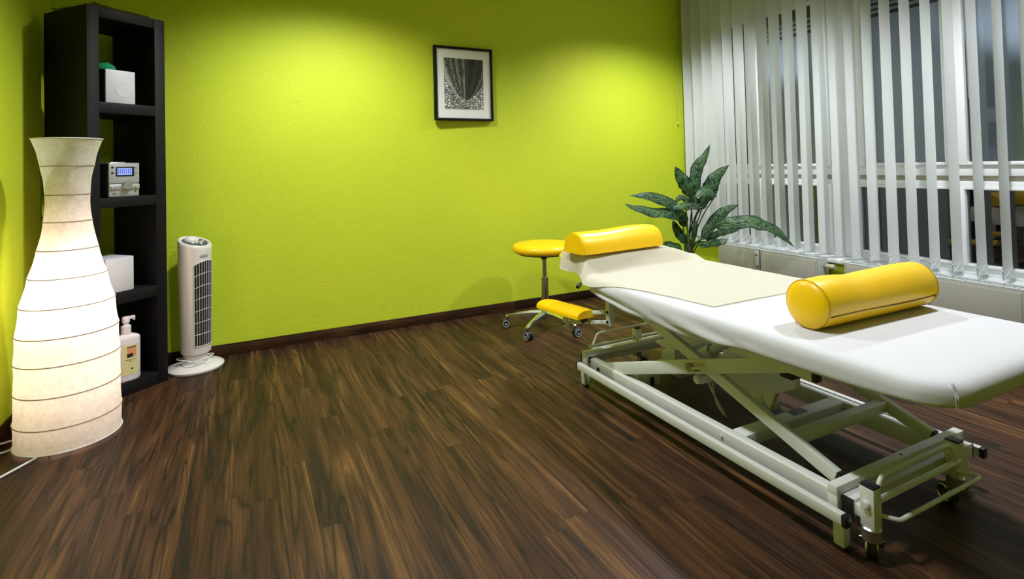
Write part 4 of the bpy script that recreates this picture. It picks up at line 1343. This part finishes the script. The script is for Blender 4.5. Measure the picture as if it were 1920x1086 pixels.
# ------------------------------------------------------------------ plant
def plant():
    bx, by = 2.77, 2.94
    root = thing('potted_plant', (bx, by, 0), 'potted plant with long variegated green leaves between couch and radiator', 'plant')
    b = B(); lathe(b, [(.085, 0), (.095, .01), (.125, .22), (.130, .23), (.122, .235), (.115, .20)], (bx, by), 40); obj('pot', b, 'pot', root)
    b = B(); lathe(b, [(.114, .19), (.114, .205)], (bx, by), 30); obj('soil', b, 'soil', root)
    b = B(); tube(b, smooth_path([(bx+.02, by-.01, .19), (bx+.035, by-.015, .32), (bx+.04, by-.02, .45), (bx+.045, by-.02, .52)], 5), [.018-.0004*i for i in range(16)], 12); obj('trunk', b, 'trunk', root)
    fwh = Vector((math.sin(yaw), math.cos(yaw), 0)); rh = Vector((math.cos(yaw), -math.sin(yaw), 0))
    base = Vector((bx, by, 0))
    def W(px, z, dep=0):   # lateral metres from the plant axis, height, depth offset (towards the window +)
        return base+rh*px+fwh*dep+Vector((0, 0, z))
    crown = W(.055, .50)
    # leaves: list of control points (lateral, height, depth), half width, roll, light
    Lf = [
        ([(.085, .80, 0), (.10, .90, .01), (.135, 1.03, .03), (.19, 1.10, .05), (.245, 1.195, .07)], .040, 15),
        ([(.075, .835, 0), (.045, .90, -.01), (.0, .97, -.01), (-.035, 1.045, 0)], .047, -20),
        ([(.17, .80, .02), (.215, .87, .03), (.265, .96, .04), (.37, 1.045, .05)], .050, 25),
        ([(.215, .845, -.09), (.15, .875, -.15), (.09, .875, -.19), (.03, .835, -.22)], .042, 70),
        ([(.03, .62, 0), (-.02, .72, -.02), (-.13, .81, -.05), (-.26, .845, -.07), (-.38, .85, -.08)], .046, 50),
        ([(.0, .66, -.02), (-.08, .715, -.06), (-.22, .735, -.10), (-.34, .765, -.12), (-.43, .795, -.13)], .040, 60),
        ([(.17, .79, .04), (.08, .80, .04), (.0, .82, .02), (-.04, .78, .0)], .028, 60),
        ([(.15, .76, 0), (.06, .765, -.03), (-.03, .765, -.05), (-.08, .745, -.06)], .030, 65),
        ([(.145, .735, .03), (.17, .80, .02), (.235, .87, .0)], .034, 20),
        ([(.15, .525, .0), (.20, .60, .02), (.28, .69, .03), (.36, .735, .04), (.43, .755, .05)], .036, 30),
        ([(.21, .62, -.08), (.30, .655, -.13), (.44, .66, -.17), (.57, .60, -.20), (.68, .485, -.22)], .052, 62),
        ([(.19, .50, .05), (.27, .55, .06), (.35, .565, .06), (.43, .575, .05)], .022, 30),
        ([(.10, .49, -.06), (.16, .515, -.11), (.23, .525, -.14), (.26, .53, -.15)], .030, 68),
        ([(.0, .40, -.03), (-.06, .47, -.07), (-.14, .49, -.10), (-.25, .44, -.13)], .050, 55),
        ([(.045, .50, .03), (-.01, .57, .04), (-.05, .66, .05)], .034, 20),
        ([(.06, .50, -.03), (.09, .62, -.03), (.10, .66, -.02)], .016, 10),
    ]
    for i, (pts, hw, rollv) in enumerate(Lf):
        P = [W(*p) for p in pts]
        path = smooth_path(P, 7); n = len(path)
        b = B(); uvl = b.loops.layers.uv.new('UVMap')
        tocam = -fwh+Vector((0, 0, .25)); tocam.normalize()
        prevN = None; rows = []
        NV = 8
        for j, p in enumerate(path):
            t = j/(n-1)
            tg = (path[min(j+1, n-1)]-path[max(j-1, 0)]).normalized()
            nn = (tocam*math.cos(R_(rollv*.5))+Vector((0, 0, 1))*math.sin(R_(rollv*.5)))
            side = tg.cross(nn).normalized(); nn = side.cross(tg).normalized()
            w = hw*1.12*(math.sin(PI*min(1, t**.75*.97+.02)))**.5*(1-.10*t)*(1-t**7)
            if t > .97: w *= .35
            row = []
            for k in range(NV+1):
                v = (k/NV)*2-1
                fold = -.20*abs(v)*w+.0
                wave = .14*w*math.sin(t*22+i+ (1.3 if v > 0 else 0))*abs(v)**1.5
                row.append(b.verts.new(p+side*v*w*(1+.05*math.sin(t*30+i))-nn*(-fold)*1+nn*wave))
            rows.append(row)
        for j in range(n-1):
            for k in range(NV):
                f = b.faces.new((rows[j][k], rows[j+1][k], rows[j+1][k+1], rows[j][k+1]))
                for lp, (a, c) in zip(f.loops, ((j, k), (j+1, k), (j+1, k+1), (j, k+1))): lp[uvl].uv = (a/(n-1), c/NV)
        # tiny thickness
        bmesh.ops.solidify(b, geom=b.faces[:], thickness=.0012)
        lf = obj('leaf', b, 'leaf', root, angle=80)
        b = B(); s0 = W(.04+.03*math.sin(i*2.1), .40+.02*math.cos(i), .02*math.cos(i*1.7)); s0.z = .42
        e = P[0]; mid = s0.lerp(e, .5)+Vector((0, 0, .04))+(e-s0).cross(Vector((0, 0, 1)))*.12*(1 if i % 2 else -1)
        tube(b, smooth_path([s0, mid, e, path[3]], 5), .0042, 7); obj('stem', b, 'stem', lf)
        if i in (1, 8):
            pass
    b = B(); tube(b, smooth_path([W(.045, .45), W(.04, .60), W(.03, .75)], 6), [.010-.0006*k for k in range(13)], 8)
    tube(b, smooth_path([W(.06, .45), W(.085, .56), W(.105, .63)], 6), [.009-.0006*k for k in range(13)], 8)
    obj('young_shoot', b, 'stemlight', root)
plant()

# ------------------------------------------------------------------ ceiling downlights
def spot(x, y, e, size=112, blend=.55, col=(1, .97, .93), label='', z=2.50):
    root = thing('ceiling_spotlight', (x, y, CZ), label, 'spotlight', group=None)
    b = B()
    rings = lathe(b, [(.052, CZ), (.052, z-.03), (.056, z-.035), (.056, z-.045), (.040, z-.045), (.036, z-.01)], (x, y), 32, capb=True, capt=True)
    obj('housing', b, 'windowwhite', root)
    b = B(); lathe(b, [(.034, z-.018), (.034, z-.014)], (x, y), 24); lf = obj('lens', b, 'lampface', root)
    L = bpy.data.lights.new('spot', 'SPOT'); L.energy = e; L.color = col; L.spot_size = R_(size); L.spot_blend = blend; L.shadow_soft_size = .07
    o = bpy.data.objects.new('spot', L); COL.objects.link(o); o.location = (x, y, z-.05)
    return root
CT = (.97, .98, 1)
spot(.47, 2.78, 158, size=146, blend=.7, col=CT, label='white ceiling spotlight above the tower fan')
spot(2.80, 2.78, 145, size=143, blend=.7, col=CT, label='white ceiling spotlight above the plant near the blind')
spot(.47, 1.20, 135, size=144, blend=.8, col=CT, label='white ceiling spotlight above the open floor')
spot(2.72, 1.20, 165, size=150, blend=.8, col=CT, label='white ceiling spotlight beside the blind above the couch')

# ------------------------------------------------------------------ world + view
w = bpy.data.worlds.new('world'); bpy.context.scene.world = w; w.use_nodes = True
w.node_tree.nodes['Background'].inputs[0].default_value = (.30, .36, .50, 1)
w.node_tree.nodes['Background'].inputs[1].default_value = 1.0
vs = bpy.context.scene.view_settings
vs.view_transform = 'Standard'; vs.look = 'None'; vs.gamma = 1; vs.use_curve_mapping = False
vs.exposure = 0.0
